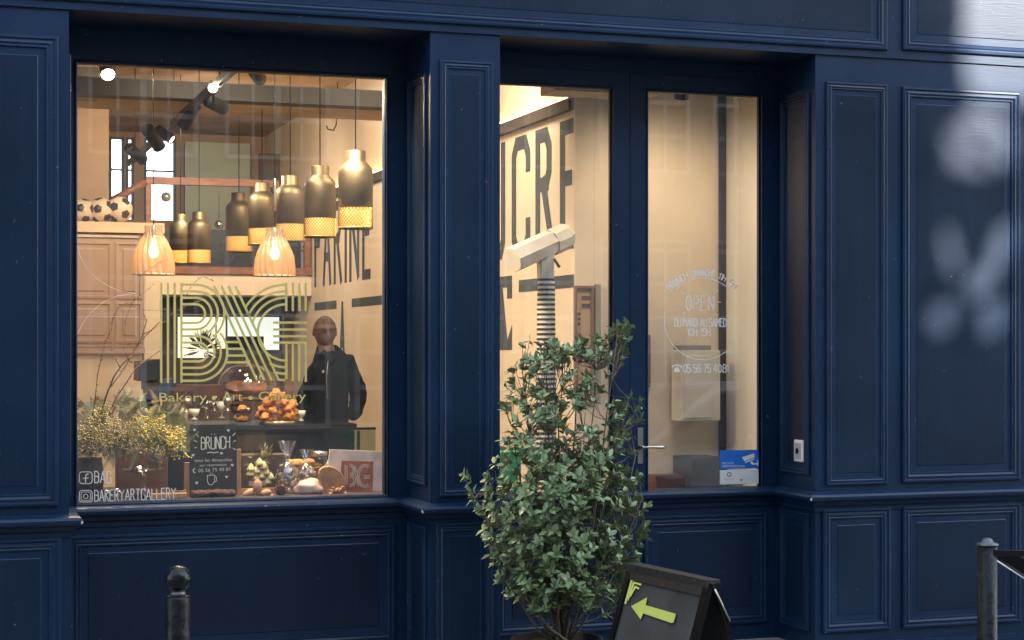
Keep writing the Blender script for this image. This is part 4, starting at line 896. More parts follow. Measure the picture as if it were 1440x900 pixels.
# mimosa
mi = thing('mimosa_bouquet', onshelf(185, .8)+Vector((0, 0, .15)), 'yellow mimosa and dried foliage bouquet spilling along the left of the window display', 'flowers')
YEL = mat('mimosa_yellow', (.56, .48, .12), .7, var=.3, scale=40); OCH = mat('dried_mimosa', (.42, .35, .16), .8, var=.3, scale=40)
rn = random.Random(9)
def sprays(px0, px1, py0, py1, n, m, name, drop=30):
    mb = MB()
    for i in range(n):
        px = rn.uniform(px0, px1); py = rn.uniform(py0, py1); y = .68+rn.random()*.28; a = P(px, py, y); ln = rn.uniform(.5, 1)*drop; dx = rn.uniform(-14, 14)
        b = P(px+dx, py+ln, y-.02); mb.tube([a, a.lerp(b, .5)+Vector((0, 0, .01)), b], .0009, 3, False)
        for k in range(16):
            q = a.lerp(b, rn.random()); s_ = .012
            mb.ball(q+Vector((rn.gauss(0, s_), rn.gauss(0, s_), rn.gauss(0, s_))), rn.uniform(.0042, .0068), 1)
    o = mb.build(name, m, mi); o['kind'] = 'stuff'
sprays(193, 232, 583, 600, 26, YEL, 'yellow_blossom', 26); sprays(232, 258, 600, 612, 22, YEL, 'yellow_blossom', 34); sprays(125, 150, 568, 590, 22, OCH, 'ochre_blossom', 22); sprays(110, 150, 595, 620, 26, OCH, 'ochre_blossom', 28); sprays(215, 245, 606, 625, 12, YEL, 'yellow_blossom', 20); sprays(150, 200, 585, 612, 26, OCH, 'ochre_blossom', 24); sprays(108, 135, 600, 630, 14, OCH, 'ochre_blossom', 20)
def fronds(px0, px1, py0, py1, n, m, name, ln=.07):
    mb = MB()
    for i in range(n):
        a = P(rn.uniform(px0, px1), rn.uniform(py0, py1), .72+rn.random()*.3); d = Vector((rn.gauss(0, .7), rn.gauss(0, .4), rn.gauss(-.2, .7))).normalized()
        s_ = d.cross(Vector((0, 1, 0))).normalized(); L_ = ln*rn.uniform(.6, 1.3)
        for k in range(9):
            q = a+d*L_*k/9
            for sg in (-1, 1):
                e = q+(s_*sg*.8+d*.6)*L_*.32*(1-k/11)+Vector((0, 0, -.004)); mb.add([q, q+d*.007, e], [(0, 1, 2)])
        mb.tube([a, a+d*L_], .0009, 3, False)
    o = mb.build(name, m, mi); o['kind'] = 'stuff'
GREYG = mat('grey_green_frond', (.24, .27, .17), .8, var=.3, scale=30); DRY = mat('dry_frond', (.30, .23, .14), .85, var=.3, scale=30)
fronds(108, 262, 560, 640, 190, GREYG, 'fronds', .085); fronds(108, 262, 560, 645, 130, DRY, 'dried_fronds', .07); fronds(150, 240, 600, 635, 60, mat('fern_green', (.07, .12, .05), .7, var=.3), 'fern', .09)
# bark logs
def log(px0, px1, py, y, label, seed):
    a = onshelf(px0, y); b = onshelf(px1, y); L_ = b.x-a.x; r_ = .022+.0*seed; mb = MB(); n = 22; vs = []; fs = []
    for i in range(n+1):
        for j in range(14):
            an = 2*math.pi*j/14; p = Vector((a.x+L_*i/n, 0, 0)); rr_ = r_*(1+.35*noise.noise(Vector((i*.5, math.cos(an)*1.5, math.sin(an)*1.5+seed))))
            vs.append(Vector((a.x+L_*i/n, y+rr_*1.6*math.cos(an), SH+r_*.85+rr_*.8*math.sin(an))))
    for i in range(n):
        for j in range(14): fs.append((i*14+j, i*14+(j+1) % 14, (i+1)*14+(j+1) % 14, (i+1)*14+j))
    fs += [tuple(range(14)), tuple(n*14+j for j in range(14))]; mb.add(vs, fs, True)
    tag(mb.build('bark_log', mat('reddish_bark', (.085, .035, .025), .8, var=.6, scale=25, bump=1, bscale=50)), label, 'log', 'bark logs')
log(183, 262, 690, .74, 'bark-covered log lying under the glass cake stand', 1); log(268, 330, 690, .70, 'bark-covered log lying in front of the chalkboard', 4)
tg = MB(); tg.box((D(212, 0, .68).x, .66, SH+.001), (D(262, 0, .68).x, .69, SH+.028), bev=.004); tag(tg.build('wood_slab', WOOD), 'pale sawn slab of wood in front of the bark log', 'wood')
# silver crumpled foil piece
tag(MB().ball(D(158, 693, .75), .03, 3, (1.4, .6, .7), lump=1.2, seed=8).build('foil_ornament', mat('crumpled_foil', (.6, .58, .55), .25, metal=.9)), 'crumpled silver foil ornament behind the handle lettering at bottom left', 'ornament')
# glass jar with yellow meringues
c = onshelf(370, .95); jr = thing('meringue_box', c, 'dark box with a glass front full of pale yellow meringues right of the chalkboard', 'box')
MB().box((D(341, 0, 1.02).x, 1.02, SH), (D(405, 0, 1.02).x, 1.2, D(370, 640, 1.02).z)).build('dark_box', mat('dark_basket', (.07, .05, .03), .7, var=.5, scale=20), jr)
mb = MB(); mb.box((D(350, 0, .95).x, .95, D(370, 683, .95).z), (D(374, 0, .95).x, .955, D(370, 676, .95).z)); mb.build('price_strip', mat('grey_label', (.35, .33, .3), .5), jr)
MER = mat('pale_meringue', (.72, .66, .34), .6, var=.15, scale=30)
for k, (px, py) in enumerate(((352, 666), (360, 672), (368, 669), (374, 664), (371, 656), (365, 651), (353, 659), (380, 671), (376, 677), (361, 662), (464, 652), (460, 661))):
    cc = D(px, py, .97); mb = MB(); mb.lathe([(.020, -.012), (.023, -.004), (.017, .006), (.016, .009), (.011, .018), (.003, .028), (0, .030)], cc, 18, wob=lambda a, z: 1+.10*math.cos(a*6+z*90))
    tag(mb.build('meringue', MER), 'pale yellow piped meringue, %s of the heap in the box' % ('left front', 'low centre', 'centre', 'right of centre', 'upper right', 'topmost', 'upper left', 'far right', 'low right', 'upper centre')[k] if k < 10 else ['pale yellow meringue standing left of the framed tile', 'pale yellow meringue below the one left of the framed tile'][k-10], 'meringue', 'pale yellow meringues' if k < 10 else None)
for k in range(9):   # dried twigs and blossom above the meringues
    pass
mb = MB(); leafset(mb, D(368, 645, 1.0), 90, .07, .035, .006, random.Random(4), .2); o = mb.build('dried_leaf_bunch', mat('olive_dry', (.22, .19, .08), .8, var=.4)); tag(o, 'bunch of dried olive-brown leaves behind the meringues', 'dried leaves')
# cellophane bags
def bag(px, pb, pt, w_, y, label, seed, fillcol):
    k_ = dep(px, y)/F; c = D(px, pb, y); t = thing('cellophane_bag', c, label, 'bag', 'cellophane bags tied at the neck'); H = (pb-pt)*k_; r_ = w_*k_/2
    prof = [(0, 0), (r_*.75, .002), (r_*.98, H*.12), (r_, H*.3), (r_*.8, H*.45), (r_*.25, H*.58), (r_*.14, H*.62), (r_*.3, H*.7), (r_*.62, H*.9), (r_*.75, H)]
    o = MB().lathe(prof, c, 40, wob=lambda a, z: 1+.10*math.cos(a*7+seed+z*60)+.06*math.cos(a*13+z*90)).build('cellophane', CELLO, t)
    bm = bmesh.new(); bm.from_mesh(o.data); bmesh.ops.delete(bm, geom=[f for f in bm.faces if len(f.verts) > 4], context='FACES'); bm.to_mesh(o.data); bm.free()
    rn_ = random.Random(seed); mb = MB()
    for i in range(60):
        a = rn_.random()*6.28; z = rn_.random()**.8*H*.46+.01; rr_ = r_*.8*math.sqrt(rn_.random())*(1 if z < H*.35 else .6)
        mb.ball(c+Vector((rr_*math.cos(a), rr_*math.sin(a), z)), rn_.uniform(.008, .014), 1, lump=.6, seed=i)
    q = mb.build('broken_sweets', mat(fillcol[0], fillcol[1], .5, var=.5, scale=40), t); q['kind'] = 'stuff'
    mb = MB(); mb.lathe([(r_*.16, H*.6), (r_*.19, H*.61), (r_*.16, H*.63)], c, 16); mb.build('tie', mat('pale_tie', (.6, .5, .42), .5), t)
bag(404, 690, 620, 32, .82, 'larger clear cellophane bag with dark and light sweets, left of the other bag', 2, ('nougat_pieces', (.40, .30, .22)))
bag(431, 680, 632, 25, .95, 'smaller clear cellophane bag behind the paper parcel', 7, ('pale_pieces', (.48, .36, .28)))
# paper parcel, lumpy
tag(MB().ball(D(436, 686, .74), .072, 3, (1.15, .8, .62), lump=.35, seed=5).build('wrapped_loaf', mat('translucent_wrap', (.62, .45, .38), .3, var=.25, scale=16, bump=.3, bscale=20)), 'round loaf wrapped in pale pinkish paper in front of the bags', 'bread')
# oval flat bread
def outline_solid(name, pts, y, th, m, label, cat, tilt=0, group=None, bev=.006):
    P0 = [D(px, py, y) for px, py in pts]; mb = MB(); mb.prism(P0, (0, th, 0)); o = mb.build(name, m); b_ = o.modifiers.new('b', 'BEVEL'); b_.width = bev; b_.segments = 3; b_.limit_method = 'ANGLE'; tag(o, label, cat, group); return o
outline_solid('flat_bread', [(448, 667), (450, 660), (455, 656.5), (463, 655), (472, 658), (480, 664), (485, 673), (487, 684), (484, 697), (461, 698), (455, 688)], .70, .03, mat('biscuit_brown', (.50, .25, .11), .65, var=.3, scale=12, bump=.5, bscale=25), 'large oval brown biscuit leaning in front of the framed tile', 'biscuit')
mb = MB(); 
for i in range(14): mb.ball(D(472+random.uniform(-8, 14), 690+random.uniform(-6, 5), .68), random.uniform(.008, .013), 1, lump=.7, seed=i)
o = mb.build('dried_fruit', mat('dried_fruit', (.46, .24, .12), .7, var=.4, scale=30)); tag(o, 'small heap of dried fruit at the foot of the oval biscuit', 'fruit', kind='stuff')
# framed tile with BG monogram
tf = thing('framed_tile', onshelf(500, .78), 'white and pink marbled tile lettered BG in the right corner of the window', 'tile')
YF = .78; MARB = mat('white_pink_marble', (.80, .66, .60), .35, var=.28, scale=9)
MB().prism([D(464, 632, YF), D(537, 635, YF), D(538.5, 697, YF), D(458, 697, YF)], (0, .02, 0)).build('marbled_border', MARB, tf)
def TF(px, py, layer=0): v = P(px, py, YF); v.y = YF-.003-layer*.0006; return v
MB().prism([P(480.5, 648, YF-.004), P(525, 649, YF-.004), P(523.5, 691, YF-.004), P(478, 690, YF-.004)], (0, .003, 0)).build('terracotta_square', mat('terracotta', (.42, .13, .08), .6, var=.3, scale=20), tf)
mb = MB()
def TF2(px, py, layer=0): v = P(px, py, YF); v.y = YF-.006-layer*.0004; return v
for d_ in (0, 2.6): ribbon(mb, [(485+d_, 653+d_*.6), (485+d_, 683-d_*.6)], 1.5, TF2); ribbon(mb, arc(491, 661, 8-d_, 8-d_, -90, 80, 8), 1.5, TF2, 1); ribbon(mb, arc(491, 676, 9-d_, 8-d_, -80, 90, 8), 1.5, TF2, 2); ribbon(mb, arc(513, 669, 11-d_, 16-d_, -60, -300, 16), 1.5, TF2, 1)
for d_ in (0, 3): ribbon(mb, [(511, 669+d_), (520, 669+d_)], 1.5, TF2, 3)
for d_ in (0, 3): ribbon(mb, [(496+d_, 655), (504+d_, 684)], 1.3, TF2, 3)
mb.build('tile_lettering', mat('pale_glaze', (.66, .56, .46), .4), tf)
bk = thing('wicker_basket', onshelf(418, 1.12), 'brown wicker basket with bread rolls behind the cellophane bags', 'basket')
mb = MB(); kb_ = dep(418, 1.12)/F
for j in range(9):
    rr_ = (24+j*.9)*kb_; mb.tube([(bk.location.x+rr_*math.cos(a*.2618), 1.12+rr_*.7*math.sin(a*.2618), SH+.01+j*.012+.003*(a % 2 if j % 2 else 1-a % 2)) for a in range(25)], .006, 5)
mb.build('woven_side', mat('wicker', (.24, .13, .06), .7, var=.4, scale=30), bk)
for i in range(3):
    cc = bk.location+Vector((-.055+.055*i, -.02+.01*i, .13)); tag(MB().ball(cc, .034, 3, (1.3, .9, .7), lump=.3, seed=i+40).build('bread_roll', CROST), ['left-hand bread roll in the wicker basket behind the bags', 'middle bread roll in the wicker basket behind the bags', 'right-hand bread roll in the wicker basket behind the bags'][i], 'bread', 'bread rolls in the wicker basket')
jr2 = thing('glass_jar', onshelf(445, 1.15), 'clear glass jar with brown biscuits behind the oval biscuit', 'jar'); cj = onshelf(449, 1.15)
MB().lathe([(.045, 0), (.05, .01), (.05, .13), (.04, .15), (.04, .165)], cj, 28).build('jar_glass', CLEAR, jr2)
MB().lathe([(.043, .166), (.043, .19), (.0, .195)], cj, 28).build('lid', STEEL, jr2)
q = MB()
for i in range(30): q.ball(cj+Vector((rn.uniform(-.03, .03), rn.uniform(-.03, .03), .015+i*.0038)), .012, 1, (1.2, 1.2, .5), lump=.3, seed=i)
q = q.build('small_biscuits', mat('soft_biscuit', (.58, .30, .15)), jr2); q['kind'] = 'stuff'
# biscuits and pine cone along the front
BIS = mat('soft_biscuit', (.58, .30, .15), .7, var=.2)
for k, (px, py, w_, h_, ro, lab) in enumerate(((362, 684, 6.5, 10, 5, 'finger biscuit standing upright on the wooden bar'), (350, 693, 10, 5, -25, 'finger biscuit lying left of the upright one'), (360, 697, 9, 4.5, -8, 'finger biscuit lying below the upright one'), (373, 693, 9, 5, -10, 'finger biscuit lying right of the upright one'), (377, 698, 9, 4, 0, 'finger biscuit at the very front beside the pine cone'), (345, 698, 8, 4, -30, 'small finger biscuit at the foot of the right wooden leg'))):
    s_ = dep(px, .7)/F; tag(MB().ball((0, 0, 0), 1, 3, (w_*s_, 5*s_, h_*s_), M=Matrix.Rotation(R(ro), 4, 'Y')).build('finger_biscuit', BIS), lab, 'biscuit', 'finger biscuits'); ob = bpy.context.scene.objects[-1] if False else None
    C.objects[-1].location = D(px, py, .70+.012*(k % 3))
pc = thing('pine_cone', D(395, 692, .70), 'open brown pine cone at the bottom of the window display', 'pine cone'); mb = MB(); c = D(395, 692, .70)
for i in range(46):
    a = i*2.4; t_ = i/46; r_ = .034*math.sin(math.pi*(t_*.8+.15)); d = Vector((math.cos(a), math.sin(a)*.9, .25)).normalized(); z = (t_-.4)*.045
    b0 = c+Vector((0, 0, z)); e = b0+d*r_; s_ = Vector((-math.sin(a), math.cos(a), 0))*.008
    mb.prism([b0, e-s_, e+Vector((0, 0, .004)), e+s_], (0, 0, .003))
mb.build('scales', mat('cone_brown', (.22, .12, .07), .7, var=.4, scale=40), pc)
# ------------------------------------------------------------------ inside the door
YL = 1.0
def Ld(px, py, dy=0): return P(px, py, YL+dy)
lm = thing('periscope_sculpture', (Ld(768, 0).x, YL, FZ), 'tilted white paper cylinder on a black and white striped column inside the door', 'sculpture')
PAPER = mat('white_paper', (.74, .70, .61), .7, var=.08, scale=8, bump=.1)
k_ = dep(768, YL)/F; cx_ = Ld(768, 0).x
a = Ld(720, 366, -.07); b = Ld(797, 331, .08); d = b-a; Mx = Matrix.Translation(a) @ d.to_track_quat('Z', 'Y').to_matrix().to_4x4(); L_ = d.length; r_ = 18.5*k_; Mx = Mx @ Matrix.Rotation(.35, 4, 'Z')
MB().lathe([(r_*.95, .0), (r_, .0), (r_, L_), (r_*.95, L_), (r_*.93, L_-.02), (0, L_-.02)], M=Mx, n=7, smooth=False).build('paper_cylinder', PAPER, lm)
MB().lathe([(r_*.93, .003), (0, .0035)], M=Mx, n=7, smooth=False).build('lens_disc', mat('pinkish_paper', (.50, .40, .34), .7), lm)
MB().lathe([(r_*1.04, L_*.70), (r_*1.05, L_*.95), (r_*1.0, L_*.95), (r_*1.0, L_*.70), (r_*1.04, L_*.70)], M=Mx, n=9, smooth=False).build('faceted_collar', PAPER, lm)
MB().box((cx_-10*k_, YL-.03, Ld(768, 392).z), (cx_+9.5*k_, YL+.05, Ld(768, 352).z), bev=.004).build('neck', PAPER, lm)
MB().tube([Ld(779, 364, -.05), Ld(787, 376, -.06)], .008, 8).build('brass_knob', mat('dark_bronze', (.10, .06, .02), .4, metal=.7), lm)
zz = Ld(768, 392).z; st_ = 6.95*k_; i = 0
PALE = mat('off_white_stripe', (.72, .68, .60), .7); DARKS = mat('dark_stripe', (.03, .018, .02), .6)
mw = MB(); md = MB(); z = zz
while z > FZ:
    z2 = max(FZ, z-st_*(.52 if i % 2 else .48)); r0 = (12.2+.35*(zz-z)/st_*.2)*k_
    tgt = MB(); tgt.lathe([(r0*(1.0 if i % 2 else 1.025), z2), (r0*(1.0 if i % 2 else 1.025), z)], (cx_, YL, 0), 36, smooth=False)
    tgt.build('white_stripe' if i % 2 else 'black_stripe', PALE if i % 2 else DARKS, lm); z = z2; i += 1
# frame / notice board on the pier wall
nbx = thing('notice_frame', P(828, 480, YP), 'narrow brown framed notice board on the pier wall right of the striped column', 'notice board')
def NB(px, py, l=0): return P(px, py, YP-.004-l*.002)
zA, zB = NB(825, 402).z, NB(825, 560).z
xA, xB_ = NB(806.5, 0).x, NB(834, 0).x
FP = lambda u, z, h: (u, YP-.002-h, z)
mb = MB(); frame_sweep(mb, FP, xA, xB_, zB, zA, [(0, 0), (0, .02), (.016, .02), (.018, .006)], False); mb.build('frame', mat('brown_frame', (.20, .12, .07), .6), nbx)
MB().box((xA+.01, YP-.006, zB+.01), (xB_-.01, YP-.002, zA-.01)).build('backing', mat('notice_backing', (.52, .36, .22), .7, var=.1), nbx)
for k, (a, b, t_, u) in enumerate(((818, 830, 416, 421.5), (818, 830, 427, 433), (809, 816, 440, 443), (809, 816, 447, 450), (809, 816, 454, 457))):
    MB().box((NB(a, 0).x, YP-.009, NB(822, u).z), (NB(b, 0).x, YP-.0065, NB(822, t_).z)).build('pinned_note', mat('printed_note', (.10, .075, .06), .7, var=.6, scale=60), nbx)
gf = MB(); gf.box((NB(836, 0).x, YP-.02, zB), (NB(843.5, 0).x, YP-.003, NB(840, 400).z)); tag(gf.build('grey_strip', mat('grey_brown_strip', (.28, .24, .2), .6)), 'grey vertical strip fixed beside the notice board', 'strip')
# white shelf unit / radiator seen through the right leaf, and things below it
YR = 1.12
def Rr_(px, py): return P(px, py, YR)
wu = thing('white_cabinet', (Rr_(985, 0).x, YR, 1.0), 'tall white wall cabinet seen through the right door leaf', 'cabinet')
MB().box((Rr_(958, 0).x, YR, Rr_(985, 592).z), (Rr_(1013, 0).x, YP-.04, Rr_(985, 493).z), bev=.004).build('body', mat('cream_white_metal', (.62, .58, .50), .5), wu)
MB().box((Rr_(960, 0).x, YR+.01, Rr_(985, 493).z+.001), (Rr_(1001, 0).x, YP-.05, Rr_(985, 493).z+.03)).build('grey_top', mat('grey_top', (.25, .24, .23), .6), wu)
WCAB = mat('cream_white_metal', (.62, .58, .50), .5)
MB().box((Rr_(962, 0).x, YR-.008, Rr_(985, 588).z), (Rr_(1000, 0).x, YR-.001, Rr_(985, 500).z), bev=.003).build('door', WCAB, wu)
bbx = MB(); bbx.box((Rr_(963, 0).x, YR-.1, FZ), (Rr_(1012, 0).x, YP-.01, P(985, 644, YR-.1).z), bev=.004); tag(bbx.build('black_cabinet', BLACK), 'low black cabinet standing behind the right door leaf', 'cabinet')
pb = MB(); pb.box((Rr_(921, 0).x, YR-.02, FZ), (Rr_(961, 0).x, YR+.1, Rr_(940, 668).z)); tag(pb.build('picture_book', mat('red_brown_cover', (.12, .035, .025), .5, var=.7, scale=5)), 'red and brown covered book box at the foot of the right door leaf', 'box')
ph_ = MB(); ph_.box((P(901, 0, YP-.03).x, YP-.03, P(905, 545, YP-.03).z), (P(916, 0, YP-.03).x, YP-.004, P(905, 470, YP-.03).z), bev=.01); tag(ph_.build('wall_phone', mat('grey_handset', (.2, .16, .13), .5)), 'grey rounded intercom on the wall beside the door seam', 'intercom')
gs_ = MB(); gs_.box((P(690, 0, .8).x, .8, FZ), (P(733, 0, .8).x, .9, P(715, 635, .8).z), bev=.004); tag(gs_.build('green_bin', mat('green_plastic', (.02, .32, .10), .45)), 'bright green box behind the left door leaf beside the bush', 'box')
# ceiling boxes just inside the left leaf
st(MB().box((P(781, 0, 1.0).x, 1.0, P(820, 128.5, 1.0).z), (P(856, 0, 1.0).x+.3, 1.25, P(820, 110, 1.0).z+.3)), 'ceiling_bulkhead', mat('grey_beam_plaster', (.40, .33, .24), .8, var=.15))

# ================================================================== STREET
gm = mat('asphalt', (.055, .055, .058), .9, var=.25, scale=4, bump=.4, bscale=80)
st(MB().box((-60, -60, -.30), (60, 40, -.16)), 'ground', gm)
st(MB().box((-60, -9.2, -.158), (60, -2.6, -.15)), 'road', mat('road_setts', (.10, .095, .09), .85, var=.3, scale=8, bump=.5, bscale=30))
PAV = mat('pavement_stone', (.19, .18, .17), .8, var=.2, scale=2, bump=.3, bscale=20)
pv = st(MB().box((-60, -2.45, -.159), (60, 0, -.004)), 'pavement', PAV)
st(MB().box((-60, -2.6, -.157), (60, -2.453, .0)), 'kerb', mat('granite_kerb', (.34, .33, .32), .8))
st(MB().box((-60, -13.0, -.159), (60, -9.3, -.004)), 'far_pavement', PAV)
st(MB().box((XA+.001, .001, -.1), (XD-.001, .6, -.004)), 'recess_paving', PAV)
for i in range(12):
    for j in range(4):
        x = -1.2+i*.62+(.3 if j % 2 else 0); y = -.05-.6*j
        MB().box((x, y-.59, -.004), (x+.61, y, .0)).build('paving_slab', PAV, pv)
# opposite terrace
OY = -13.0; HB = 11.6
def opp_building(x0, x1, H, lab, m, wcol, nwin, zrows, cut=0):
    t = thing('townhouse', ((x0+x1)/2, OY, 0), lab, 'building')
    MB().prism([(x0, OY, 0), (x1, OY, 0), (x1, OY-5, 0), (x0+cut, OY-5, 0)], (0, 0, H)).build('wall', m, t)
    MB().box((x0, OY+.001, H-.5), (x1, OY+.2, H-.2)).build('cornice', m, t)
    first = None; n = 0
    for zr, hh_ in zrows:
        for i in range(nwin):
            xc = x0+(i+.5)*(x1-x0)/nwin
            fr = MB(); fw = .62
            fr.box((xc-fw-.05, OY+.002, zr-.05), (xc-fw, OY+.10, zr+hh_+.05)); fr.box((xc+fw, OY+.002, zr-.05), (xc+fw+.05, OY+.10, zr+hh_+.05)); fr.box((xc-fw, OY+.002, zr+hh_), (xc+fw, OY+.10, zr+hh_+.05)); fr.box((xc-fw, OY+.002, zr-.05), (xc+fw, OY+.12, zr))
            for k in range(1, 4): fr.box((xc-fw+k*2*fw/4-(.04 if k == 2 else .018), OY+.02, zr), (xc-fw+k*2*fw/4+(.04 if k == 2 else .018), OY+.06, zr+hh_))
            k = 1
            while k*.46 < hh_: fr.box((xc-fw, OY+.021, zr+k*.46-.03), (xc+fw, OY+.061, zr+k*.46+.03)); k += 1
            wf = fr.build('window', wcol, t); 
            MB().box((xc-fw, OY+.004, zr), (xc+fw, OY+.018, zr+hh_)).build('pane', mat('dark_pane', (.02, .022, .025), .08), wf)
rows = ((.7, 2.4), (4.1, 2.3), (7.6, 2.1))
OS = mat('opposite_stone', (.25, .25, .24), .85, var=.2, scale=2)
WFR = mat('weathered_white_frames', (.50, .50, .48), .6)
opp_building(-9.0, .0, HB, 'cream stone townhouse across the street, leftmost of the row', OS, WFR, 5, rows)
opp_building(.02, 13.45, HB, 'long cream stone townhouse straight across the street from the bakery', OS, WFR, 8, rows)
opp_building(14.25, 26.0, HB+1, 'darker stone townhouse across the street, right of the gap', mat('grey_stone', (.30, .27, .23), .85, var=.2, scale=2), WHITE, 6, rows, cut=3.9)
opp_building(-40.0, -9.02, HB+.5, 'ochre stone townhouse far to the left across the street', mat('ochre_stone', (.27, .26, .24), .85, var=.2, scale=2), WHITE, 14, rows)
# added unseen screen in the townhouse gap; its cutouts shape the facade's sun patches
def to_screen(X, Z):                    # facade point -> point of the screen plane along the sun direction
    t = (OY+.0)/sv.y; return X+sv.x*t, Z+sv.z*t
def openp(X, Z):
    # X, Z on the facade; returns True where light should get through
    X += .02*noise.noise(Vector((X*9, Z*9, 1)))+.02*noise.noise(Vector((X*25, Z*25, 4))); Z += .02*noise.noise(Vector((X*9, Z*9, 5)))
    if Z > 3.02: return X > 5.24+.22*max(0, (3.35-Z))
    if 2.60 < Z <= 3.0:
        return abs((X-5.36)/.21)**3+abs((Z-2.80)/.17)**3 < 1.0 and not (X < 5.25 and Z > 2.9) and abs((X-5.38)*.7+(Z-2.72)) > .022
    for (cx, cz, a, b, r) in ((5.25, 2.17, .045, .14, .30), (5.55, 2.20, .055, .17, -.38), (5.20, 1.84, .085, .075, -.5), (5.50, 1.83, .085, .09, .3), (5.44, 2.02, .10, .07, .6)):
        dx, dz = X-cx+.07, (Z-cz-.02); u = dx*math.cos(r)+dz*math.sin(r); v = -dx*math.sin(r)+dz*math.cos(r)
        if (u/a)**2+(v/b)**2 < 1: return True
    return False
mb = MB(); cs_ = .025
X0, X1, Z0, Z1 = 5.0, 5.82, 1.5, 3.9
ox, oz = to_screen(0, 0); nx = int((X1-X0)/cs_); nz = int((Z1-Z0)/cs_)
for j in range(nz):
    i = 0
    while i < nx:
        if openp(X0+(i+.5)*cs_, Z0+(j+.5)*cs_): i += 1; continue
        i2 = i
        while i2 < nx and not openp(X0+(i2+.5)*cs_, Z0+(j+.5)*cs_): i2 += 1
        mb.box((X0+i*cs_+ox, OY-.02, Z0+j*cs_+oz), (X0+i2*cs_+ox, OY, Z0+(j+1)*cs_+oz)); i = i2
scn = thing('pierced_screen', (13.85, OY, 0), 'pierced dark metal screen high in the gap between two townhouses', 'screen')
mb.build('openwork', BLACK, scn, recalc=False)
MB().box((13.3, OY-.03, 0), (14.4, OY-.003, Z0+oz)).build('lower_board', BLACK, scn)
MB().box((13.3, OY-.03, Z1+oz), (14.4, OY-.003, HB)).build('upper_board', BLACK, scn)
MB().box((X1+ox, OY-.03, Z0+oz), (14.6, OY-.003, Z1+oz)).build('side_board', BLACK, scn)
MB().box((13.0, OY-.03, Z0+oz), (X0+ox, OY-.003, Z1+oz)).build('side_board', BLACK, scn)
# parked car by the far kerb, seen only as a reflection in the door glass
car = thing('parked_car', (7.6, -6.6, -.15), 'silver hatchback parked in the street opposite, mirrored faintly in the door glass', 'car')
secs = [(-2.0, .35, .62, .70), (-1.95, .25, .72, .82), (-1.3, .2, .9, .86), (-.7, .2, .98, .87), (.2, .2, 1.0, .88), (1.2, .2, .98, .88), (1.9, .22, .95, .82), (2.05, .35, .75, .72)]
mb = MB(); vs = []; n = 12
for (x, zb_, zt_2, hw) in secs:
    for (cy_, cz_) in ((-1, 0), (-1, .35), (-.97, .7), (-.85, .95), (-.4, 1), (.4, 1), (.85, .95), (.97, .7), (1, .35), (1, 0), (.5, 0), (-.5, 0)): vs.append((7.6+x, -6.6+cy_*hw, -.15+zb_+cz_*(zt_2-zb_)))
fs = [(i*n+j, i*n+(j+1) % n, (i+1)*n+(j+1) % n, (i+1)*n+j) for i in range(len(secs)-1) for j in range(n)]+[tuple(range(n)), tuple((len(secs)-1)*n+j for j in range(n))]
mb.add(vs, fs, True); mb.build('body', mat('silver_car_paint', (.50, .50, .50), .3, metal=.5, coat=1), car)
def cabin(dz, k, name, m):
    mb = MB(); top = [(-.55, 1.42), (.9, 1.45)]; bot = [(-1.3, .92), (1.75, .95)]
    q = [(7.6+bot[0][0], -.80*k, bot[0][1]), (7.6+bot[1][0], -.80*k, bot[1][1]), (7.6+top[1][0], -.62*k, top[1][1]+dz), (7.6+top[0][0], -.62*k, top[0][1]+dz)]
    mb.add([(a, -6.6+b, c-.15) for a, b, c in q]+[(a, -6.6-b, c-.15) for a, b, c in q], [(0, 1, 2, 3), (7, 6, 5, 4), (3, 2, 6, 7), (0, 3, 7, 4), (1, 5, 6, 2)]); mb.build(name, m, car)
cabin(0, 1, 'glasshouse', mat('car_glass', (.02, .02, .025), .08))
mb = MB(); mb.tube([(7.6-1.28, -5.82, .78), (7.6-.55, -6.0, 1.28), (7.6+.9, -6.0, 1.31), (7.6+1.72, -5.82, .81)], .05, 8); mb.tube([(7.6-1.28, -7.38, .78), (7.6-.55, -7.2, 1.28), (7.6+.9, -7.2, 1.31), (7.6+1.72, -7.38, .81)], .05, 8); mb.box((7.05, -7.2, 1.275), (8.5, -6.0, 1.315)); mb.build('roof', mat('silver_car_paint', (1, 1, 1)), car)
for x in (6.35, 8.95):
    for y in (-5.85, -7.35):
        wh = MB().lathe([(0, -.1), (.31, -.1), (.33, -.07), (.33, .07), (.31, .1), (0, .1)], M=Matrix.Translation((x, y, .18)) @ Matrix.Rotation(R(90), 4, 'X'), n=32).build('wheel', BLACK, car)
        MB().lathe([(0, -.106), (.2, -.106), (.2, .106), (0, .106)], M=Matrix.Translation((x, y, .18)) @ Matrix.Rotation(R(90), 4, 'X'), n=24).build('rim', STEEL, wh)
for y in (-6.05, -7.15): MB().ball((5.68, y, .5), .11, 2, (.4, 1, .6)).build('headlight', mat('headlight', (.7, .7, .7), .1), car)
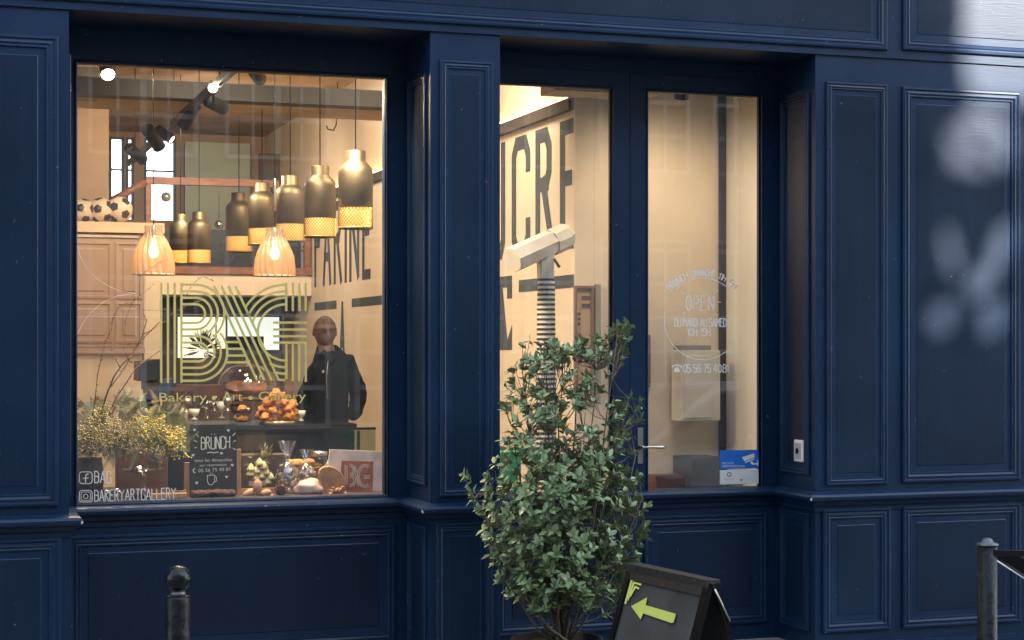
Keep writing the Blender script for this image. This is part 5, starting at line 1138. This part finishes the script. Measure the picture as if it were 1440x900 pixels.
# ------------------------------------------------------------------ bollards
IRON = mat('painted_iron', (.005, .006, .008), .25, spec=.4, var=.4, scale=25, rvar=.1, bump=.3, bscale=60)
sc_ = mat('chipped_iron', (.006, .007, .009), .4, spec=.3, var=.9, scale=35, bump=.5, bscale=50)
def bollard_a(px, pt):
    d = 6.6; c = PD(px, pt, d); k_ = d/F; c.z -= 0; h = c.z; t = thing('bollard', (c.x, c.y, 0), 'black iron bollard with a ball finial in front of the display window', 'bollard', 'black bollards on the pavement')
    rp = 17.5*k_; rb3 = 18.8*k_; zb_ = h-2*rb3
    MB().lathe([(rp*1.25, 0), (rp*1.25, .05), (rp, .07), (rp, zb_-.026), (rp*.94, zb_-.016), (rp*.62, zb_-.012), (0, zb_-.012)], n=40).build('post', sc_, t, local=True)
    MB().lathe([(rp*.60, zb_-.013), (rp*.62, zb_-.004), (rp*.5, zb_+.006), (0, zb_+.006)], n=32).build('neck', mat('worn_neck', (.16, .16, .17), .4, metal=.5), t, local=True)
    MB().ball((0, 0, zb_+rb3), rb3, 4).build('ball', IRON, t, local=True)
bollard_a(250.5, 795)
d = 7.7; c = PD(1388.5, 756, d); k_ = d/F; t = thing('bollard', (c.x, c.y, 0), 'black iron bollard with a low domed cap at the right edge', 'bollard', 'black bollards on the pavement'); rp = 13.5*k_; h = c.z
MB().lathe([(rp*1.25, 0), (rp*1.25, .05), (rp, .07), (rp, h-.034), (rp*.9, h-.033), (0, h-.033)], n=40).build('post', sc_, t, local=True)
MB().lathe([(rp*1.12, h-.034), (rp*1.14, h-.030), (rp*1.05, h-.025), (rp*.62, h-.020), (rp*.5, h-.008), (rp*.25, h-.001), (0, h)], n=40).build('domed_cap', mat('worn_cap', (.13, .15, .18), .35, metal=.5, var=.3, scale=30), t, local=True)
# dark framed board at the right edge
d = 7.5; rt = thing('folding_table', (PD(1440, 0, d).x, PD(1440, 0, d).y, 0), 'corner of a black framed board with a grey panel right of the domed bollard', 'board')
def E(px, py, dd=0): return PD(px, py, d+dd)
MB().prism([E(1402, 774), E(1560, 776), E(1560, 783), E(1402, 782)], (0, .03, 0)).build('top_edge', BLACK, rt)
MB().prism([E(1402, 783), E(1434, 783), E(1560, 860), E(1560, 885)], (0, .03, 0)).build('frame_side', BLACKG, rt)
MB().prism([E(1424, 784), E(1560, 784), E(1560, 853)], (0, .02, 0)).build('grey_panel', mat('grey_board_panel', (.06, .065, .07), .6), rt)
MB().tube([E(1402, 788.5, -.02), E(1560, 892, -.02)], .004, 6).build('edge_trim', STEEL, rt)
# ------------------------------------------------------------------ A-board
ab = thing('pavement_sign', PD(940, 900, 7.0)*Vector((1, 1, 0)) if False else Vector((PD(945, 900, 7.1).x, PD(945, 900, 7.1).y, 0)), 'black pavement A-board with a yellow-green arrow beside the bush', 'sign')
TLp = PD(889, 796, 7.30); TRp = PD(1004, 823, 6.76); TRp.z = TLp.z
u = (TRp-TLp); Wd = u.length; u.normalize(); nrm = Vector((u.y, -u.x, 0))      # toward the street
if nrm.y > 0: nrm = -nrm
ang = R(17); H = .86
def face(sgn, name, with_panel):
    dn = (nrm*sgn*math.sin(ang)+Vector((0, 0, -1))*math.cos(ang)); out = (nrm*sgn*math.cos(ang)+Vector((0, 0, 1))*math.sin(ang)*1.0).normalized()
    org = TLp+nrm*sgn*.012
    def fn(a, b, h): return org+u*a+dn*b+out*h
    def bx_(a0, a1, b0, b1, h0, h1): 
        q = [fn(a, b, h_) for h_ in (h0, h1) for (a, b) in ((a0, b0), (a1, b0), (a1, b1), (a0, b1))]; return MB().add(q, [(0, 1, 2, 3), (7, 6, 5, 4), (0, 4, 5, 1), (1, 5, 6, 2), (2, 6, 7, 3), (3, 7, 4, 0)])
    L_ = (TLp.z)/math.cos(ang)
    bx_(0, .035, .0, L_, -.012, .012).build('frame_stile', BLACKG, ab); bx_(Wd-.035, Wd, .0, L_, -.012, .012).build('frame_stile', BLACKG, ab)
    bx_(.036, Wd-.036, .0, .055, -.011, .011).build('frame_rail', mat('scuffed_black', (.012, .012, .013), .5, var=.7, scale=30), ab); bx_(.036, Wd-.036, L_-.16, L_-.1, -.011, .011).build('frame_rail', BLACKG, ab)
    bx_(.030, Wd-.030, .05, L_-.12, -.004, .004).build('chalk_panel', mat('smeared_chalkboard', (.026, .032, .036), .7, var=.8, scale=3.5), ab)
    return fn
fn = face(1, 'front', True); face(-1, 'back', False)
# top hinge strip and stay
mb = MB(); mb.prism([TLp+Vector((0, 0, .014))-nrm*.03, TRp+Vector((0, 0, .014))-nrm*.03, TRp+Vector((0, 0, .014))+nrm*.03, TLp+Vector((0, 0, .014))+nrm*.03], (0, 0, -.03)); mb.build('hinge_strip', mat('flaked_top', (.02, .02, .02), .5, var=1, scale=60), ab)
MB().tube([TRp+nrm*.0+Vector((0, 0, -.02))+u*.006, TRp-nrm*.07+Vector((0, 0, -.15))+u*.006], .004, 6).build('metal_stay', STEEL, ab)
# arrow and corner motif, traced in panel coordinates through the view onto the board face
def onface(px, py, layer=0):
    r_ = PD(px, py, 1)-Vector((0, CY, CZ)); o_ = Vector((0, CY, CZ)); p0 = fn(0, 0, .0055+layer*.0006); nn = (fn(0, 0, 1)-fn(0, 0, 0))
    t_ = (p0-o_).dot(nn)/r_.dot(nn); return o_+r_*t_
LIME = mat('lime_tape', (.52, .62, .13), .55, var=.08)
mb = MB(); A_ = [(887.5, 852.5), (910, 840), (908, 851), (950, 863), (950, 866), (947, 875.5), (944, 876), (904.5, 862.5), (901, 871)]
mb.add([onface(x, y, 9) for x, y in A_], [(0, 1, 2, 7, 8), (2, 3, 4, 5, 6, 7)]); mb.build('arrow', LIME, ab)
mb = MB()
for k in range(3): ribbon(mb, [(905.5-3.2*k-.5, 816.5+5.7*k), (889.5+2.2*k-.5, 813.6+5.7*k), (879.3+3.2*k, 849-5*k)], 2.6, onface, 9)
mb.build('corner_motif', LIME, ab)
# ------------------------------------------------------------------ the bush in its pot
YBu = -.50
def B(px, py, dy=0): return P(px, py, YBu+dy)
b0 = B(786, 893); bush = thing('potted_shrub', (b0.x, YBu, 0), 'tall leafy evergreen shrub in a black pot in front of the door', 'shrub')
pz = B(786, 897).z
MB().lathe([(.15, 0), (.16, .02), (.20, pz-.03), (.215, pz-.02), (.215, pz), (.195, pz), (.19, pz-.03), (0, pz-.04)], (b0.x-.01, YBu, 0), 40).build('pot', mat('black_plastic_pot', (.015, .015, .015), .45), bush)
MB().lathe([(.188, pz-.028), (.1, pz-.02), (0, pz-.015)], (b0.x-.01, YBu, 0), 24, wob=lambda a, z: 1+.05*math.cos(a*5)).build('soil', mat('dark_soil', (.05, .035, .025), .95, var=.5, scale=40, bump=1), bush)
rn = random.Random(21)
ENV = [(455, 868, 884), (470, 858, 892), (482, 745, 893), (500, 720, 882), (530, 705, 878), (560, 704, 896), (600, 708, 902), (640, 697, 898), (665, 684, 900), (690, 676, 915), (720, 668, 915), (760, 680, 908), (800, 690, 893), (828, 700, 885), (862, 725, 868)]
DEN = [(455, .7), (482, 1.15), (520, .95), (580, .85), (640, 1.0), (670, 1.25), (700, 1.6), (790, 1.6), (832, 1.2), (862, .5)]
def lerp_tab(t, v, k):
    for a, b in zip(t, t[1:]):
        if a[0] <= v <= b[0]: f = (v-a[0])/(b[0]-a[0]); return a[k]+(b[k]-a[k])*f
    return t[-1][k]
heads = []
while len(heads) < 1000:
    py = rn.uniform(456, 862)
    if rn.random()*1.6 > lerp_tab(DEN, py, 1): continue
    l, r_ = lerp_tab(ENV, py, 1), lerp_tab(ENV, py, 2); cx2 = (l+r_)/2; hw = (r_-l)/2
    rr_ = math.sqrt(rn.random()); an = rn.uniform(0, 2*math.pi); fxp = rr_*math.cos(an)
    px = cx2+fxp*hw
    if py < 640 and noise.noise(Vector((px*.03, py*.03, 7))) < -.30: continue
    if py < 500 and 885 > px > 845 and rn.random() < .3: pass
    dy = rr_*math.sin(an)*hw*dep(px, YBu)/F*.75
    heads.append(B(px, py, dy))
# some outlying sprays
for px, py in ((655, 672), (662, 690), (664, 700), (668, 715), (876, 462), (868, 470), (884, 478), (872, 485), (860, 495), (735, 485), (745, 478), (905, 560), (898, 575), (652, 668), (882, 492), (872, 476), (866, 500), (900, 590)): heads.append(B(px, py, rn.uniform(-.05, .08)))
stems = []
soil = Vector((b0.x, YBu, pz-.02))
for px, py in ((700, 690), (688, 740), (720, 600), (735, 520), (765, 500), (790, 490), (815, 500), (840, 520), (868, 475), (885, 560), (895, 640), (905, 700), (890, 770), (750, 640), (800, 620), (775, 560), (850, 640), (715, 780), (860, 790), (740, 560), (825, 560), (668, 700)):
    e = B(px, py, rn.uniform(-.12, .12)); s_ = soil+Vector((rn.uniform(-.05, .05), rn.uniform(-.05, .05), 0)); pts_ = []
    side = e-s_
    for k in range(9):
        t_ = k/8; q = s_+Vector((side.x*(t_**.75), side.y*(t_**.75), side.z*(t_**1.1))); q += Vector((noise.noise(q*6+Vector((px, 0, 0))), noise.noise(q*6+Vector((0, px, 0))), 0))*.02*t_; pts_.append(q)
    stems.append(pts_)
STEMM = mat('shrub_stem', (.13, .11, .08), .8, var=.3, scale=20)
for i, p_ in enumerate(stems): MB().tube(p_, [.0075*(1-.75*k/8) for k in range(9)], 6).build('stem', STEMM, bush)
allp = [q for p_ in stems for q in p_[1:]]
tw = MB()
for hd3 in heads:
    cand = [q for q in allp if q.z < hd3.z-.03]
    if not cand: cand = allp
    q = min(cand, key=lambda s_: (s_-hd3).length+.3*rn.random()*(s_-hd3).length)
    mid = q.lerp(hd3, .5)+Vector((0, 0, -.015)); tw.tube([q, mid, hd3], [.0022, .0018, .0012], 4, False)
o = tw.build('twigs', STEMM, bush); o['kind'] = 'stuff'
def leaf_mat(name, col, back):
    m = mat(name, col, .36, var=.30, scale=18, spec=.55); n = m.node_tree; b = n.nodes['Principled BSDF']
    pr_ = b.inputs['Base Color'].links[0].from_socket
    oi = n.nodes.new('ShaderNodeObjectInfo'); gn = n.nodes.new('ShaderNodeNewGeometry')
    hs = n.nodes.new('ShaderNodeHueSaturation'); mr = n.nodes.new('ShaderNodeMapRange'); mr.inputs[3].default_value = .45; mr.inputs[4].default_value = 1.6
    n.links.new(gn.outputs['Random Per Island'], mr.inputs[0]); n.links.new(mr.outputs[0], hs.inputs['Value']); n.links.new(pr_, hs.inputs['Color'])
    mx = n.nodes.new('ShaderNodeMix'); mx.data_type = 'RGBA'; n.links.new(gn.outputs['Backfacing'], mx.inputs[0]); n.links.new(hs.outputs[0], mx.inputs[6]); mx.inputs[7].default_value = tuple(back)+(1,)
    n.links.new(mx.outputs[2], b.inputs['Base Color']); b.inputs['Sheen Weight'].default_value = .08
    return m
LEAFM = leaf_mat('shrub_leaf', (.175, .250, .115), (.26, .31, .16))
def leaf_verts(o_, d, up, ln, wd, fold=.25, curl=.12):
    s_ = d.cross(up).normalized(); nn = s_.cross(d).normalized(); vs = []
    for t_, w_ in ((0, .08), (.25, .75), (.55, 1), (.82, .6), (1, .02)):
        c_ = o_+d*ln*t_-nn*curl*ln*t_*t_
        vs += [c_-s_*wd*w_+nn*wd*w_*fold, c_, c_+s_*wd*w_+nn*wd*w_*fold]
    fs = []
    for k in range(4): fs += [(k*3, k*3+1, k*3+4, k*3+3), (k*3+1, k*3+2, k*3+5, k*3+4)]
    return vs, fs
lf_me = None
def leaf_mesh():
    vs, fs = leaf_verts(Vector((0, 0, 0)), Vector((0, 0, 1)), Vector((0, 1, 0)), 1, .24); me = bpy.data.meshes.new('leaf'); me.from_pydata([tuple(v) for v in vs], [], fs); me.materials.append(LEAFM)
    for p in me.polygons: p.use_smooth = True
    return me
LM = leaf_mesh(); L_all = []
for hd3 in heads:
    out = (hd3-Vector((b0.x, YBu, hd3.z-.25))).normalized(); n_ = rn.randint(7, 11)
    for k in range(n_):
        a = k*2.4+rn.random(); tilt = rn.uniform(.35, 1.35)
        ax = out; u_ = ax.orthogonal().normalized(); v_ = ax.cross(u_); d = (ax*math.cos(tilt)+(u_*math.cos(a)+v_*math.sin(a))*math.sin(tilt)).normalized()
        d = (d+Vector((0, 0, -.05))).normalized(); ln = rn.choice((.024, .033, .040, .046, .052))*rn.uniform(.85, 1.15)*(1 if hd3.z < 1.2 else .85); o_ = hd3-ax*rn.random()*.035
        L_all.append((o_, d, ax, ln))
L_all.sort(key=lambda q: q[0].y-q[3]*1.5)
inv = Vector(bush.location)
for o_, d, ax, ln in L_all[:300]:
    ob = bpy.data.objects.new('leaf', LM); C.objects.link(ob); ob.parent = bush; zax = d; yv = (ax-d*ax.dot(d)).normalized(); xv = yv.cross(zax)
    Mx = Matrix((xv, yv, zax)).transposed().to_4x4(); ob.matrix_local = Matrix.Translation(o_-inv) @ Mx @ Matrix.Diagonal((ln*rn.uniform(.85, 1.1), ln, ln, 1))
mb = MB()
for o_, d, ax, ln in L_all[300:]:
    up = (ax-d*ax.dot(d)).normalized(); vs, fs = leaf_verts(o_, d, up, ln, ln*.24*rn.uniform(.85, 1.15)); mb.add(vs, fs, True)
o = mb.build('foliage', LEAFM, bush, recalc=False); o['kind'] = 'stuff'
